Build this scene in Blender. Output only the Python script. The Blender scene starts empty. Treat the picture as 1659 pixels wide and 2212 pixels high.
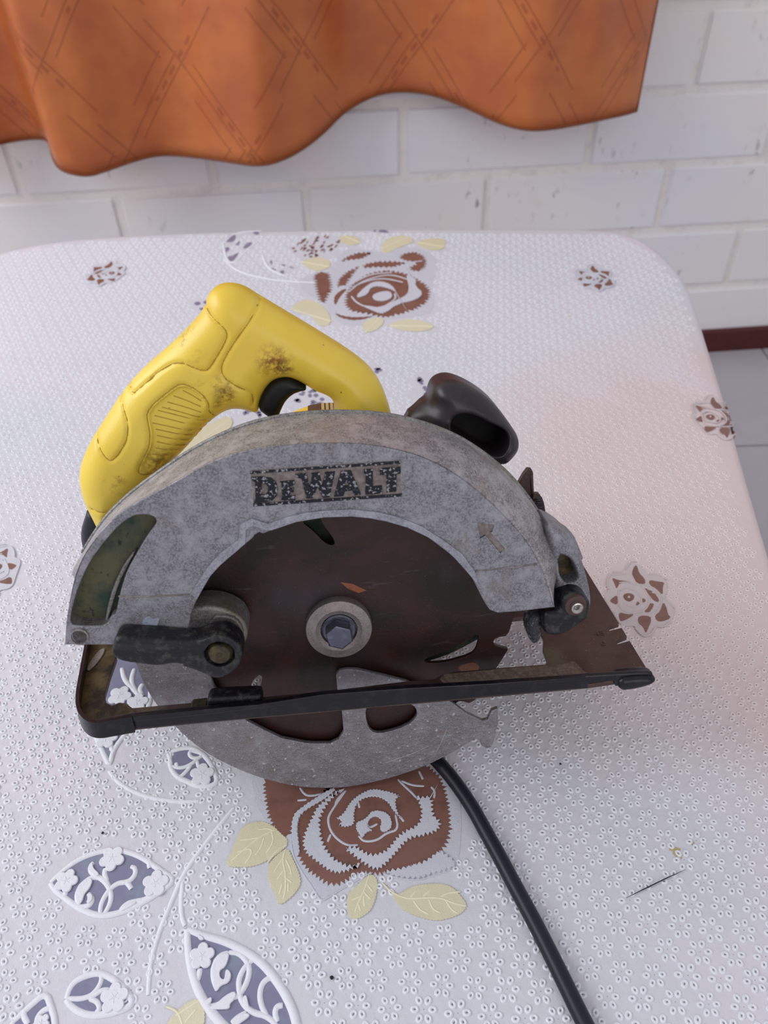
import bpy, bmesh, math, random
import numpy as np
from mathutils import Matrix, Vector
from mathutils.geometry import tessellate_polygon
random.seed(4); RNG = np.random.RandomState(7)
scn = bpy.context.scene
C = scn.collection

# ---------------------------------------------------------------- survey of the place (metres, z up, table top at z = 0.72)
W_IMG, H_IMG, FPX = 1659, 2212, 1660.0
TABLE_Z = 0.72
R_GUARD = 0.104                                   # radius of the saw's lower guard
def unit(v): v = np.array(v, float); return v/np.linalg.norm(v)
def ray(px, py): return np.array([(px-W_IMG/2)/FPX, (py-H_IMG/2)/FPX, 1.0])
cZ = -unit([50, 1794, FPX]); cY = unit(np.array([0, 0, 1.])-cZ[2]*cZ); cX = np.cross(cY, cZ)
def world(v): return np.array([v@cX, v@cY, v@cZ])
cn = np.array([.0865, .4045, 0]); cn[2] = -math.sqrt(1-cn@cn)        # blade normal
cH = unit(ray(732.3, 1360.8))*(R_GUARD/263.4*1000)                   # blade hub
cL = unit(np.cross(np.cross(ray(218, 1582), ray(1080, 1503.5)), cn)); cL = cL*np.sign(cL[0])
cU = np.cross(cn, cL)
nW, LW, UW = world(cn), world(cL), world(cU)
GUARD_DEPTH = 0.012
_k = np.array([0, 0, 1.])-nW[2]*nW; _k = unit(_k)
HUB_UP = R_GUARD*_k[2] + GUARD_DEPTH*nW[2]                           # hub height over the cloth
CAM_H = HUB_UP - world(cH)[2]                                        # camera height over the cloth
def P(px, py, d):
    """point of the saw's plane n=d, in saw coordinates (l, u, n)"""
    v = ray(px, py); c = cH+cn*d; r = v*(c@cn)/(v@cn)-cH
    return (r@cL, r@cU, r@cn)
def PU(px, py, u):
    """point of the saw's plane u, in saw coordinates"""
    v = ray(px, py); c = cH+cU*u; r = v*(c@cU)/(v@cU)-cH
    return (r@cL, r@cU, r@cn)
def T(px, py, z=0.0):
    """point at height z over the table top, world coordinates"""
    v = world(ray(px, py)); t = (z-CAM_H)/v[2]
    return np.array([v[0]*t, v[1]*t, TABLE_Z+z])

# ---------------------------------------------------------------- camera
cam_d = bpy.data.cameras.new('camera'); cam = bpy.data.objects.new('camera', cam_d); C.objects.link(cam)
cam_d.sensor_fit = 'HORIZONTAL'; cam_d.sensor_width = 36.0; cam_d.lens = 36.0*FPX/W_IMG
cam_d.clip_start = 0.01

right, up, back = world(np.array([1., 0, 0])), world(np.array([0, -1., 0])), world(np.array([0, 0, -1.]))
cam.matrix_world = Matrix(((right[0], up[0], back[0], 0), (right[1], up[1], back[1], 0),
                           (right[2], up[2], back[2], TABLE_Z+CAM_H), (0, 0, 0, 1)))
cam_d.dof.use_dof = True; cam_d.dof.focus_distance = 0.42; cam_d.dof.aperture_fstop = 16
scn.camera = cam

# ---------------------------------------------------------------- light and exposure
w = bpy.data.worlds.new('room_light'); scn.world = w; w.use_nodes = True
bg = w.node_tree.nodes['Background']; bg.inputs[0].default_value = (.92, .93, 1.0, 1); bg.inputs[1].default_value = .66
def area(name, loc, target, size, power, col):
    d = bpy.data.lights.new(name, 'AREA'); d.shape = 'RECTANGLE'; d.size, d.size_y = size; d.energy = power; d.color = col
    o = bpy.data.objects.new(name, d); C.objects.link(o); o.location = loc
    o.rotation_euler = (Vector(target)-Vector(loc)).to_track_quat('-Z', 'Y').to_euler()
    return o
area('window_light_left', (-1.7, .55, 1.9), (0, .6, .6), (1.4, 1.1), 29, (.94, .97, 1))
area('front_fill_light', (.9, -1.9, 2.1), (.1, 1.8, .7), (1.6, 1.4), 12, (1, .985, .97))  # added fill lamp brightening the wall from the front, no doorway known there
scn.view_settings.view_transform = 'Standard'; scn.view_settings.look = 'None'
scn.view_settings.gamma = 1; scn.view_settings.use_curve_mapping = False
scn.view_settings.exposure = -0.06

# ---------------------------------------------------------------- materials
def lin(c): return tuple(((x/255)/12.92 if x/255 <= .04045 else ((x/255+.055)/1.055)**2.4) for x in c)+(1,)
class Mat:
    def __init__(s, name, rough=.5, metal=0, coord='Object'):
        s.m = bpy.data.materials.new(name); s.m.use_nodes = True; s.nt = s.m.node_tree
        s.b = s.nt.nodes['Principled BSDF']; s.b.inputs['Roughness'].default_value = rough; s.b.inputs['Metallic'].default_value = metal
        s.tc = s.nt.nodes.new('ShaderNodeTexCoord').outputs[coord]; s.bump_out = None
    def node(s, t, **k):
        n = s.nt.nodes.new(t)
        for a, v in k.items(): setattr(n, a, v)
        return n
    def link(s, a, b): s.nt.links.new(a, b)
    def noise(s, scale, detail=4, rough=.6, dist=0, stretch=None):
        n = s.node('ShaderNodeTexNoise'); n.inputs['Scale'].default_value = scale; n.inputs['Detail'].default_value = detail
        n.inputs['Roughness'].default_value = rough; n.inputs['Distortion'].default_value = dist
        if stretch:
            mp = s.node('ShaderNodeMapping'); mp.inputs['Scale'].default_value = stretch
            mp.inputs['Rotation'].default_value = (0, 0, .5) if len(stretch) == 3 else (0, 0, 0)
            s.link(s.tc, mp.inputs[0]); s.link(mp.outputs[0], n.inputs['Vector'])
        else: s.link(s.tc, n.inputs['Vector'])
        return n.outputs['Fac']
    def ramp(s, fac, a, b, inv=False):
        n = s.node('ShaderNodeMapRange'); n.inputs[1].default_value = a; n.inputs[2].default_value = b
        if inv: n.inputs[3].default_value = 1; n.inputs[4].default_value = 0
        s.link(fac, n.inputs[0]); return n.outputs[0]
    def mix(s, fac, a, b):
        n = s.node('ShaderNodeMix', data_type='RGBA')
        if isinstance(fac, (int, float)): n.inputs[0].default_value = fac
        else: s.link(fac, n.inputs[0])
        for i, v in ((6, a), (7, b)):
            if isinstance(v, tuple): n.inputs[i].default_value = v
            else: s.link(v, n.inputs[i])
        return n.outputs[2]
    def col(s, v):
        if isinstance(v, tuple): s.b.inputs['Base Color'].default_value = v
        else: s.link(v, s.b.inputs['Base Color'])
        return s
    def bump(s, h, strength=.3, dist=.001):
        n = s.node('ShaderNodeBump'); n.inputs['Strength'].default_value = strength; n.inputs['Distance'].default_value = dist
        s.link(h, n.inputs['Height'])
        if s.bump_out is not None: s.link(s.bump_out, n.inputs['Normal'])
        s.bump_out = n.outputs[0]; s.link(n.outputs[0], s.b.inputs['Normal']); return s
    def rough(s, fac, a, b):
        n = s.node('ShaderNodeMapRange'); n.inputs[3].default_value = a; n.inputs[4].default_value = b
        s.link(fac, n.inputs[0]); s.link(n.outputs[0], s.b.inputs['Roughness']); return s

def cast_metal(name, base, dark, dirt, speck=False, dirt_at=.58, metal=.55):
    m = Mat(name, .5, metal)
    a = m.ramp(m.noise(1100, 3, .7), .38, .62); b = m.ramp(m.noise(90, 6, .75), .46, .66); c = m.ramp(m.noise(22, 6, .7, .4), dirt_at, dirt_at+.14)
    k = m.mix(a, lin(dark), lin(base)); k = m.mix(b, k, lin(tuple(min(255, x+8) for x in base)))
    k = m.mix(c, k, lin(dirt))
    if speck:
        s_ = m.ramp(m.noise(420, 2, .5), .66, .7); k = m.mix(s_, k, lin((196, 194, 196)))
        m.bump(m.noise(420, 2, .5), .5, .0012)
    m.col(k); m.rough(m.noise(300, 3), .36, .62); m.bump(m.noise(1500, 3, .7), .5, .0005)
    return m.m
M_CAST = cast_metal('cast_metal', (152, 151, 158), (104, 102, 106), (122, 112, 102))
M_SHOULDER = cast_metal('worn_shoulder_metal', (176, 171, 174), (108, 102, 102), (158, 142, 134), dirt_at=.54, metal=.5)
M_CAST_DARK = cast_metal('grimy_cast_metal', (150, 147, 145), (98, 95, 92), (118, 106, 86), dirt_at=.52)
M_LOWER = cast_metal('pitted_guard_metal', (146, 142, 147), (116, 112, 115), (126, 110, 106), speck=True, dirt_at=.57)
M_RIM = cast_metal('rim_metal', (162, 162, 172), (126, 126, 134), (110, 106, 100), dirt_at=.66)
def grime():
    m = Mat('green_grime', .65, .25)
    k = m.mix(m.ramp(m.noise(50, 4), .4, .62), lin((44, 62, 54)), lin((92, 90, 66)))
    k = m.mix(m.ramp(m.noise(330, 4), .6, .72), k, lin((26, 34, 34))); m.col(k); m.bump(m.noise(500, 4), .5, .001); return m.m
M_GRIME = grime()
def recess_dirt():
    m = Mat('recess_dirt', .7, .2)
    m.col(m.mix(m.ramp(m.noise(400, 4), .4, .62), lin((116, 106, 102)), lin((146, 136, 132)))); m.bump(m.noise(900, 3), .5, .0006); return m.m
M_DIRT = recess_dirt()
def blade():
    m = Mat('blade_steel_dark_reflection', .42, .35)  # brown reflection of dark surroundings put into the blade's base colour
    k = m.mix(m.ramp(m.noise(26, 4, .6, .6), .38, .62), lin((60, 34, 30)), lin((34, 26, 22)))
    k = m.mix(m.ramp(m.noise(16, 3, .5, .3), .5, .66), k, lin((58, 48, 54)))
    k = m.mix(m.ramp(m.noise(30, 5, .7, 0, (1, 6, 1)), .62, .74), k, lin((86, 76, 78)))
    k = m.mix(m.ramp(m.noise(1400, 2), .70, .75), k, lin((130, 112, 100)))
    m.col(k); m.rough(m.noise(60, 4), .3, .55); m.bump(m.noise(700, 4), .25, .0004); return m.m
M_BLADE = blade()
def yellow():
    m = Mat('worn_yellow_plastic', .40, 0)
    k = m.mix(m.ramp(m.noise(14, 3), .4, .65), lin((238, 206, 78)), lin((230, 194, 62)))
    big = m.ramp(m.noise(24, 3, .5), .60, .72); fine = m.ramp(m.noise(260, 5, .75), .5, .62)
    mul = m.node('ShaderNodeMath', operation='MULTIPLY'); m.link(big, mul.inputs[0]); m.link(fine, mul.inputs[1])
    k = m.mix(mul.outputs[0], k, lin((128, 86, 30)))
    k = m.mix(m.ramp(m.noise(520, 3, .6), .72, .76), k, lin((70, 56, 40)))
    # greasy smears where fingers and hot dust sit
    for px, py, r, c in ((592, 783, .0085, (150, 98, 34)), (612, 803, .0050, (84, 50, 44)), (486, 853, .0055, (126, 92, 36)), (640, 815, .0026, (60, 44, 30)), (345, 1010, .010, (150, 116, 40)), (470, 880, .003, (70, 52, 30))):
        g = m.node('ShaderNodeVectorMath', operation='DISTANCE'); m.link(m.tc, g.inputs[0]); q = P(px, py, -.038); g.inputs[1].default_value = (q[0], q[1]+R_GUARD, q[2])
        f1 = m.ramp(g.outputs['Value'], r*.3, r*1.3, True); mu = m.node('ShaderNodeMath', operation='MULTIPLY'); m.link(f1, mu.inputs[0]); m.link(m.ramp(m.noise(330, 5, .7), .38, .58), mu.inputs[1])
        k = m.mix(mu.outputs[0], k, lin(c))
    m.col(k); m.bump(m.noise(1300, 2), .15, .0004); return m.m
M_YEL = yellow()
def plastic(name, a, b, rough=.4, scale=180, bumpy=.2, metal=0):
    m = Mat(name, rough, metal); m.col(m.mix(m.ramp(m.noise(scale, 5, .7), .5, .72), lin(a), lin(b))); m.bump(m.noise(scale*3, 4), bumpy, .0006)
    if sum(a) < 150: m.b.inputs['Specular IOR Level'].default_value = .38
    return m.m
M_GROOVE = plastic('groove_dirt', (184, 150, 50), (150, 118, 40), .7, 200)
M_BLACK = plastic('black_plastic', (30, 28, 34), (58, 54, 56), .38, 260, .25)
M_LEVER = plastic('scuffed_black_plastic', (15, 15, 22), (70, 68, 62), .42, 200, .7)
M_KNOB = plastic('dark_brown_plastic', (44, 38, 42), (62, 50, 50), .36, 60, .12)
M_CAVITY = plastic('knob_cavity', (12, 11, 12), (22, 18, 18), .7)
M_TRIG = plastic('trigger_black', (16, 17, 18), (30, 31, 33), .5)
M_FLANGE = plastic('black_painted_steel', (13, 12, 20), (38, 33, 34), .30, 150, .25)
M_CORD = plastic('cord_rubber', (19, 19, 33), (28, 28, 42), .40, 90, .1)
M_SILVER = plastic('scuffed_rubber', (48, 48, 54), (150, 150, 152), .45, 240, .9, .3)
def shoe_mat():
    m = Mat('brown_grimy_steel', .45, .45)
    k = m.mix(m.ramp(m.noise(35, 5, .65), .4, .62), lin((72, 54, 51)), lin((92, 72, 66)))
    k = m.mix(m.ramp(m.noise(20, 4, .6), .56, .68), k, lin((92, 86, 70)))
    k = m.mix(m.ramp(m.noise(600, 3), .66, .72), k, lin((134, 116, 104)))
    m.col(k); m.bump(m.noise(500, 4), .3, .0005); m.rough(m.noise(70, 3), .38, .6); return m.m
M_SHOE = shoe_mat()
def arm_mat():
    m = Mat('olive_grimy_steel', .5, .4)
    m.col(m.mix(m.ramp(m.noise(60, 5, .7), .42, .62), lin((30, 26, 20)), lin((92, 82, 52)))); m.bump(m.noise(400, 4), .4, .0006); return m.m
M_ARM = arm_mat()
M_WASH = cast_metal('washer_steel', (150, 140, 138), (128, 120, 118), (120, 104, 92), dirt_at=.6)
M_BOLT = plastic('bolt_steel', (98, 98, 112), (120, 120, 132), .3, 300, .3, .85)
M_CHROME = plastic('chrome', (190, 185, 180), (150, 145, 140), .22, 300, .2, .9)
M_OR = plastic('orange_paint', (138, 74, 42), (108, 56, 34), .5)
M_CHIP = plastic('pale_paint', (150, 156, 172), (90, 92, 112), .6, 500, .5)
M_RUST = plastic('rust', (104, 62, 40), (74, 44, 34), .6, 260, .5)
M_LABEL = plastic('label_brown', (84, 58, 36), (98, 70, 44), .5)
M_LBAR = plastic('label_print', (196, 168, 110), (160, 130, 80), .5)
def worn_paint():
    m = Mat('worn_black_paint', .45, .4)
    k = m.mix(m.ramp(m.noise(620, 3, .6), .40, .43), lin((150, 148, 154)), lin((22, 22, 34))); m.col(k); m.bump(m.noise(700, 3), .3, .0005); return m.m
M_PAINT = worn_paint()
def cloth(name, a, b, patch=True, bump=.5, spec=.4):
    m = Mat(name, .5, 0); m.b.inputs['Specular IOR Level'].default_value = spec
    k = m.mix(m.ramp(m.noise(5, 3, .5, .3), .42, .62), lin(a), lin(b))
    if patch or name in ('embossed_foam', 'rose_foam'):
        # warmer pinkish tone around the right half, cooler elsewhere
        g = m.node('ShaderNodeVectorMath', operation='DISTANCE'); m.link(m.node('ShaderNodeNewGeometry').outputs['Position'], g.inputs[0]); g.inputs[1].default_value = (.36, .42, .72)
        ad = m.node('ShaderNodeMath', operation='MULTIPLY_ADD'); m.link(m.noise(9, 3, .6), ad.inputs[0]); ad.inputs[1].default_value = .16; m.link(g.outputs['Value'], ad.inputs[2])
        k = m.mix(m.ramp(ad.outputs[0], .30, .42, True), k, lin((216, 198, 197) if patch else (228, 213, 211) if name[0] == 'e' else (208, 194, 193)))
    if patch:
        k = m.mix(m.ramp(m.noise(3.1, 2, .5, .5), .54, .62), k, lin((219, 211, 221)))
        k = m.mix(m.ramp(m.noise(22, 3, .6), .72, .80), k, lin((198, 190, 160)))
    m.col(k); m.bump(m.noise(1800, 3, .7), bump, .0004); m.bump(m.noise(160, 3, .5), .3, .0015); return m.m
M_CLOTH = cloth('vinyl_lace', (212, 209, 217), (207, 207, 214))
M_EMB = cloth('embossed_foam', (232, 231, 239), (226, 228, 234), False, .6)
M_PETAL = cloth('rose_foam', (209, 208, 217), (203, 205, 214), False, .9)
M_HOLE = plastic('eyelet_hole', (120, 114, 118), (96, 92, 96), .7)
M_BROWN = plastic('brown_film', (130, 92, 81), (108, 76, 67), .3, 50, .1)
M_BLUE = plastic('blue_grey_film', (128, 126, 152), (134, 142, 160), .3, 70, .2)
M_LEAF = cloth('yellow_leaf', (220, 213, 184), (214, 206, 174), False, .6)
M_VEIN = cloth('leaf_vein', (232, 224, 196), (228, 220, 190), False, .4)
M_STAIN = plastic('stain', (176, 160, 116), (188, 178, 150), .6)
def brick_mat():
    m = Mat('white_painted_block', .6, 0, 'Generated'); m.tc = m.node('ShaderNodeNewGeometry').outputs['Position']
    k = m.mix(m.ramp(m.noise(2.2, 4, .6, .4), .4, .65), lin((236, 229, 226)), lin((229, 227, 233)))
    k = m.mix(m.ramp(m.noise(7, 5, .7, .3), .60, .74), k, lin((228, 220, 216)))
    big = m.ramp(m.noise(3.5, 2), .5, .64); fine = m.ramp(m.noise(60, 3, .6, 0, (1, 1, .45)), .62, .70)
    mul = m.node('ShaderNodeMath', operation='MULTIPLY'); m.link(big, mul.inputs[0]); m.link(fine, mul.inputs[1])
    k = m.mix(mul.outputs[0], k, lin((150, 146, 143)))
    m.col(k); m.bump(m.noise(60, 5, .7), .25, .003); return m.m
M_BRICK = brick_mat()
M_MORTAR = plastic('white_painted_mortar', (234, 228, 224), (216, 209, 206), .7, 25, .3)
M_FLOOR = plastic('grey_floor_tile', (178, 172, 178), (170, 166, 172), .4, 6, .05)
M_GROUT = plastic('floor_grout', (112, 104, 106), (96, 90, 92), .8)
M_BASE = plastic('dark_red_gloss_paint', (78, 30, 30), (62, 24, 26), .35, 30)
M_WOOD = plastic('table_wood', (140, 96, 62), (120, 80, 52), .5, 20)
def curtain_mat():
    m = Mat('orange_satin', .36, 0, 'UV')
    m.b.inputs['Sheen Weight'].default_value = .25; m.b.inputs['Sheen Roughness'].default_value = .35
    m.b.inputs['Sheen Tint'].default_value = (1, .72, .55, 1)
    sep = m.node('ShaderNodeSeparateXYZ'); m.link(m.tc, sep.inputs[0])
    def math_(op, a, b=None):
        n = m.node('ShaderNodeMath', operation=op)
        for i, v in enumerate((a, b)):
            if v is None: continue
            if isinstance(v, (int, float)): n.inputs[i].default_value = v
            else: m.link(v, n.inputs[i])
        return n.outputs[0]
    u, v = sep.outputs[0], sep.outputs[1]
    s1 = math_('ADD', math_('MULTIPLY', u, .80), math_('MULTIPLY', v, .60)); s2 = math_('SUBTRACT', math_('MULTIPLY', u, .80), math_('MULTIPLY', v, .60))
    def lines(s, t, period, offs, wd, cut, cper):
        a = math_('ABSOLUTE', math_('SUBTRACT', math_('FRACT', math_('ADD', math_('DIVIDE', s, period), offs)), .5))
        l = math_('LESS_THAN', math_('MULTIPLY', a, period), wd)
        c_ = math_('GREATER_THAN', math_('FRACT', math_('ADD', math_('DIVIDE', t, cper), offs*3.1)), cut)
        return math_('MULTIPLY', l, c_)
    parts = []
    for s, t in ((s1, s2), (s2, s1)):
        parts += [lines(s, t, .19, .0, .0016, .30, .38), lines(s, t, .19, .09, .0016, .30, .38), lines(s, t, .19, .22, .0016, .45, .19),
                  math_('MULTIPLY', lines(s, t, .19, .045, .0030, .62, .38), lines(t, s, .03, .0, .0085, -1, 1))]
    acc = parts[0]
    for p_ in parts[1:]: acc = math_('MAXIMUM', acc, p_)
    k = m.mix(m.ramp(m.noise(9, 3), .35, .65), lin((196, 112, 56)), lin((178, 94, 52)))
    k = m.mix(math_('MULTIPLY', acc, .5), k, lin((132, 60, 32)))
    m.col(k); m.bump(acc, .5, .0012)
    wv = m.noise(700, 2, .6, 0, (1, 4, 1)); m.bump(wv, .25, .0005); return m.m
M_CURT = curtain_mat()
M_HEM = plastic('curtain_hem_thread', (120, 62, 30), (140, 76, 36), .7)

# ---------------------------------------------------------------- mesh helpers
BASE = np.array([0, 0, 0.])
class Acc:
    def __init__(s): s.v = []; s.f = []; s.n = 0
    def add(s, v, f):
        v = np.asarray(v, float).reshape(-1, 3); s.v.append(v); s.f += [tuple(int(i)+s.n for i in q) for q in f]; s.n += len(v); return s
    def build(s, name, mat, parent=None, off=None, smooth=False):
        me = bpy.data.meshes.new(name); v = np.concatenate(s.v)
        if off is not None: v = v-off
        me.from_pydata(v.tolist(), [], s.f)
        bm = bmesh.new(); bm.from_mesh(me); bmesh.ops.recalc_face_normals(bm, faces=bm.faces); bm.to_mesh(me); bm.free()
        me.materials.append(mat)
        o = bpy.data.objects.new(name, me); C.objects.link(o)
        if parent is not None: o.parent = parent
        if smooth: shade(me, smooth)
        return o
def shade(me, ang):
    for p in me.polygons: p.use_smooth = True
    if ang is not True:
        try: me.set_sharp_from_angle(angle=math.radians(ang))
        except Exception: pass
def fast_mesh(name, V, Q, mat, parent=None, smooth=True, off=None):
    V = np.asarray(V, np.float32)
    if off is not None: V = V-np.asarray(off, np.float32)
    Q = np.asarray(Q, np.int32); k = Q.shape[1]
    me = bpy.data.meshes.new(name); me.vertices.add(len(V)); me.vertices.foreach_set('co', V.astype(np.float32).ravel())
    me.loops.add(Q.size); me.loops.foreach_set('vertex_index', Q.ravel())
    me.polygons.add(len(Q)); me.polygons.foreach_set('loop_start', np.arange(0, Q.size, k, dtype=np.int32)); me.polygons.foreach_set('loop_total', np.full(len(Q), k, np.int32))
    me.polygons.foreach_set('use_smooth', np.full(len(Q), smooth)); me.update(calc_edges=True); me.validate()
    me.materials.append(mat); o = bpy.data.objects.new(name, me); C.objects.link(o)
    if parent is not None: o.parent = parent
    return o
def curve_mesh(loops, thick, bevel, seg=2):
    """filled 2D outline (first loop outer, others holes), centred on z=0 -> verts, faces"""
    cu = bpy.data.curves.new('tmp', 'CURVE'); cu.dimensions = '2D'; cu.fill_mode = 'BOTH'
    cu.extrude = max(thick/2-bevel, 0)*1000; cu.bevel_depth = bevel*1000; cu.bevel_resolution = seg-1; cu.offset = -bevel*1000
    for lp in loops:
        sp = cu.splines.new('POLY'); sp.points.add(len(lp)-1)
        for i, p in enumerate(lp): sp.points[i].co = (p[0]*1000, p[1]*1000, 0, 1)
        sp.use_cyclic_u = True
    ob = bpy.data.objects.new('tmp', cu); me = bpy.data.meshes.new_from_object(ob)
    v = np.array([x.co[:] for x in me.vertices]).reshape(-1, 3)/1000; f = [tuple(p.vertices) for p in me.polygons]
    bpy.data.objects.remove(ob); bpy.data.curves.remove(cu); bpy.data.meshes.remove(me)
    return v, f
def plate(name, loops, n0, n1, mat, parent, bevel=.0004, axis='n', seg=2, acc=None, smooth=35):
    """loops in (l,u) for axis n, in (l,n) for axis u; slab between n0 and n1"""
    v, f = curve_mesh(loops, abs(n1-n0), min(bevel, abs(n1-n0)*.45), seg)
    z = v[:, 2]+(n0+n1)/2
    v = np.stack([v[:, 0], v[:, 1], z], 1) if axis == 'n' else np.stack([v[:, 0], z, v[:, 1]], 1)
    if acc is not None: acc.add(v, f); return acc
    return Acc().add(v, f).build(name, mat, parent, BASE, smooth)
def smooth_poly(pts, it=2, closed=True):
    p = np.array(pts, float)
    for _ in range(it):
        if closed:
            q = np.roll(p, -1, 0); p = np.stack([p*.75+q*.25, p*.25+q*.75], 1).reshape(-1, p.shape[1])
        else:
            a, b = p[:-1], p[1:]; m_ = np.stack([a*.75+b*.25, a*.25+b*.75], 1).reshape(-1, p.shape[1]); p = np.concatenate([p[:1], m_, p[-1:]])
    return p
def px_poly(pts, d, sc=1, ox=0, oy=0, sm=1):
    q = [P(x/sc+ox, y/sc+oy, d)[:2] for x, y in pts]
    return smooth_poly(q, sm) if sm else np.array(q)
def tube(path, r, seg=10, acc=None, cap=True):
    path = np.array(path, float); n = len(path); r = np.full(n, r) if np.isscalar(r) else np.array(r)
    tn = np.gradient(path, axis=0); tn /= np.linalg.norm(tn, axis=1)[:, None]
    ref = np.array([0, 0, 1.]) if abs(tn[0, 2]) < .8 else np.array([1., 0, 0])
    V = []; a = ref
    for i in range(n):
        a = a-(a@tn[i])*tn[i]; a /= np.linalg.norm(a); b = np.cross(tn[i], a)
        for k in range(seg):
            t = 2*math.pi*k/seg; V.append(path[i]+r[i]*(math.cos(t)*a+math.sin(t)*b))
    F = [(i*seg+k, i*seg+(k+1) % seg, (i+1)*seg+(k+1) % seg, (i+1)*seg+k) for i in range(n-1) for k in range(seg)]
    if cap: F += [tuple(range(seg))[::-1], tuple((n-1)*seg+k for k in range(seg))]
    acc = acc or Acc(); return acc.add(V, F)
def lathe(prof, c=(0, 0), seg=48, acc=None):
    """profile (radius, n) turned about the saw's n axis through (l,u)=c"""
    V = []; F = []
    for r, z in prof:
        for k in range(seg): t = 2*math.pi*k/seg; V.append((c[0]+max(r, 1e-5)*math.cos(t), c[1]+max(r, 1e-5)*math.sin(t), z))
    for i in range(len(prof)-1):
        for k in range(seg): F.append((i*seg+k, i*seg+(k+1) % seg, (i+1)*seg+(k+1) % seg, (i+1)*seg+k))
    F.append(tuple(range(seg))); F.append(tuple((len(prof)-1)*seg+k for k in range(seg)))
    acc = acc or Acc(); return acc.add(V, F)
def box(lo, hi, acc=None):
    (a, b, c), (d, e, f) = lo, hi
    acc = acc or Acc()
    return acc.add([(a, b, c), (d, b, c), (d, e, c), (a, e, c), (a, b, f), (d, b, f), (d, e, f), (a, e, f)],
                   [(0, 3, 2, 1), (4, 5, 6, 7), (0, 1, 5, 4), (1, 2, 6, 5), (2, 3, 7, 6), (3, 0, 4, 7)])

# signed distance modelling for moulded bodies
def sd_poly(poly, X, Y):
    poly = np.array(poly); d = np.full(X.shape, 1e9); s = np.ones(X.shape)
    n = len(poly)
    for i in range(n):
        a = poly[i]; b = poly[i-1]; e = b-a; wx = X-a[0]; wy = Y-a[1]
        t = np.clip((wx*e[0]+wy*e[1])/(e@e+1e-18), 0, 1)
        d = np.minimum(d, (wx-e[0]*t)**2+(wy-e[1]*t)**2)
        c1 = Y >= a[1]; c2 = Y < b[1]; c3 = e[0]*wy > e[1]*wx
        fl = (c1 & c2 & c3) | (~c1 & ~c2 & ~c3); s = np.where(fl, -s, s)
    return s*np.sqrt(d)
def d_line(pts, X, Y):
    d = np.full(X.shape, 1e9); pts = np.array(pts)
    for a, b in zip(pts[:-1], pts[1:]):
        e = b-a; wx = X-a[0]; wy = Y-a[1]; t = np.clip((wx*e[0]+wy*e[1])/(e@e+1e-18), 0, 1)
        d = np.minimum(d, (wx-e[0]*t)**2+(wy-e[1]*t)**2)
    return np.sqrt(d)
def slab(d2, Z, z0, z1, r):
    """rounded extrusion"""
    q1 = d2[:, :, None]+r; q2 = np.abs(Z-(z0+z1)/2)[None, None, :]-abs(z1-z0)/2+r
    return np.minimum(np.maximum(q1, q2), 0)+np.sqrt(np.maximum(q1, 0)**2+np.maximum(q2, 0)**2)-r
def smin(a, b, k): h = np.clip(.5+.5*(b-a)/k, 0, 1); return b*(1-h)+a*h-k*h*(1-h)
def smax(a, b, k): return -smin(-a, -b, k)
def grid(polys, step, z0, z1, pad=.004):
    A = np.concatenate([np.array(p) for p in polys]); lo = A.min(0)-pad; hi = A.max(0)+pad
    x = np.arange(lo[0], hi[0], step); y = np.arange(lo[1], hi[1], step); z = np.arange(z0-pad, z1+pad, step)
    X, Y = np.meshgrid(x, y, indexing='ij'); return x, y, z, X, Y
def nets(F, x, y, z):
    """naive surface nets -> verts, quads"""
    ins = F < 0; nx, ny, nz = F.shape
    cnt = np.zeros((nx-1, ny-1, nz-1), np.int32); pos = np.zeros((nx-1, ny-1, nz-1, 3))
    def sl(i, n): return slice(i, n-1+i)
    cor = [(i, j, k) for i in (0, 1) for j in (0, 1) for k in (0, 1)]
    for a in cor:
        for ax in range(3):
            if a[ax]: continue
            b = list(a); b[ax] = 1
            fa = F[sl(a[0], nx), sl(a[1], ny), sl(a[2], nz)]; fb = F[sl(b[0], nx), sl(b[1], ny), sl(b[2], nz)]
            m_ = (fa < 0) != (fb < 0); t = np.where(m_, fa/(fa-fb+1e-20), 0)
            cnt += m_
            for q in range(3): pos[..., q] += np.where(m_, a[q]+(t if q == ax else 0), 0)
    act = cnt > 0; idx = -np.ones(act.shape, np.int64); idx[act] = np.arange(act.sum())
    I = np.argwhere(act); pv = pos[act]/cnt[act][:, None]+I; st = (x[1]-x[0], y[1]-y[0], z[1]-z[0])
    V = pv*np.array(st)+np.array([x[0], y[0], z[0]]); Q = []
    for ax in range(3):
        o1, o2 = [(1, 2), (2, 0), (0, 1)][ax]
        a = [slice(1, -1)]*3; b = [slice(1, -1)]*3; a[ax] = slice(0, -1); b[ax] = slice(1, None)
        A_, B_ = ins[tuple(a)], ins[tuple(b)]; ch = np.argwhere(A_ != B_)
        off = np.ones(3, int); off[ax] = 0; E = ch+off; sgn = ins[E[:, 0], E[:, 1], E[:, 2]]
        def g(d1, d2):
            e = E.copy(); e[:, o1] -= d1; e[:, o2] -= d2; return idx[e[:, 0], e[:, 1], e[:, 2]]
        q = np.stack([g(1, 1), g(0, 1), g(0, 0), g(1, 0)], 1); q[~sgn] = q[~sgn][:, ::-1]; Q.append(q)
    Q = np.concatenate(Q); return V, Q[(Q >= 0).all(1)]
def sdf_obj(name, F, x, y, z, mat, parent):
    V, Q = nets(F, x, y, z); return fast_mesh(name, V, Q, mat, parent, True, BASE)
def moulded(name, poly, z0, z1, r, mat, parent, step=.0008):
    x, y, z, X, Y = grid([poly], step, z0, z1); return sdf_obj(name, slab(sd_poly(poly, X, Y), z, z0, z1, r), x, y, z, mat, parent)

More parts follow.
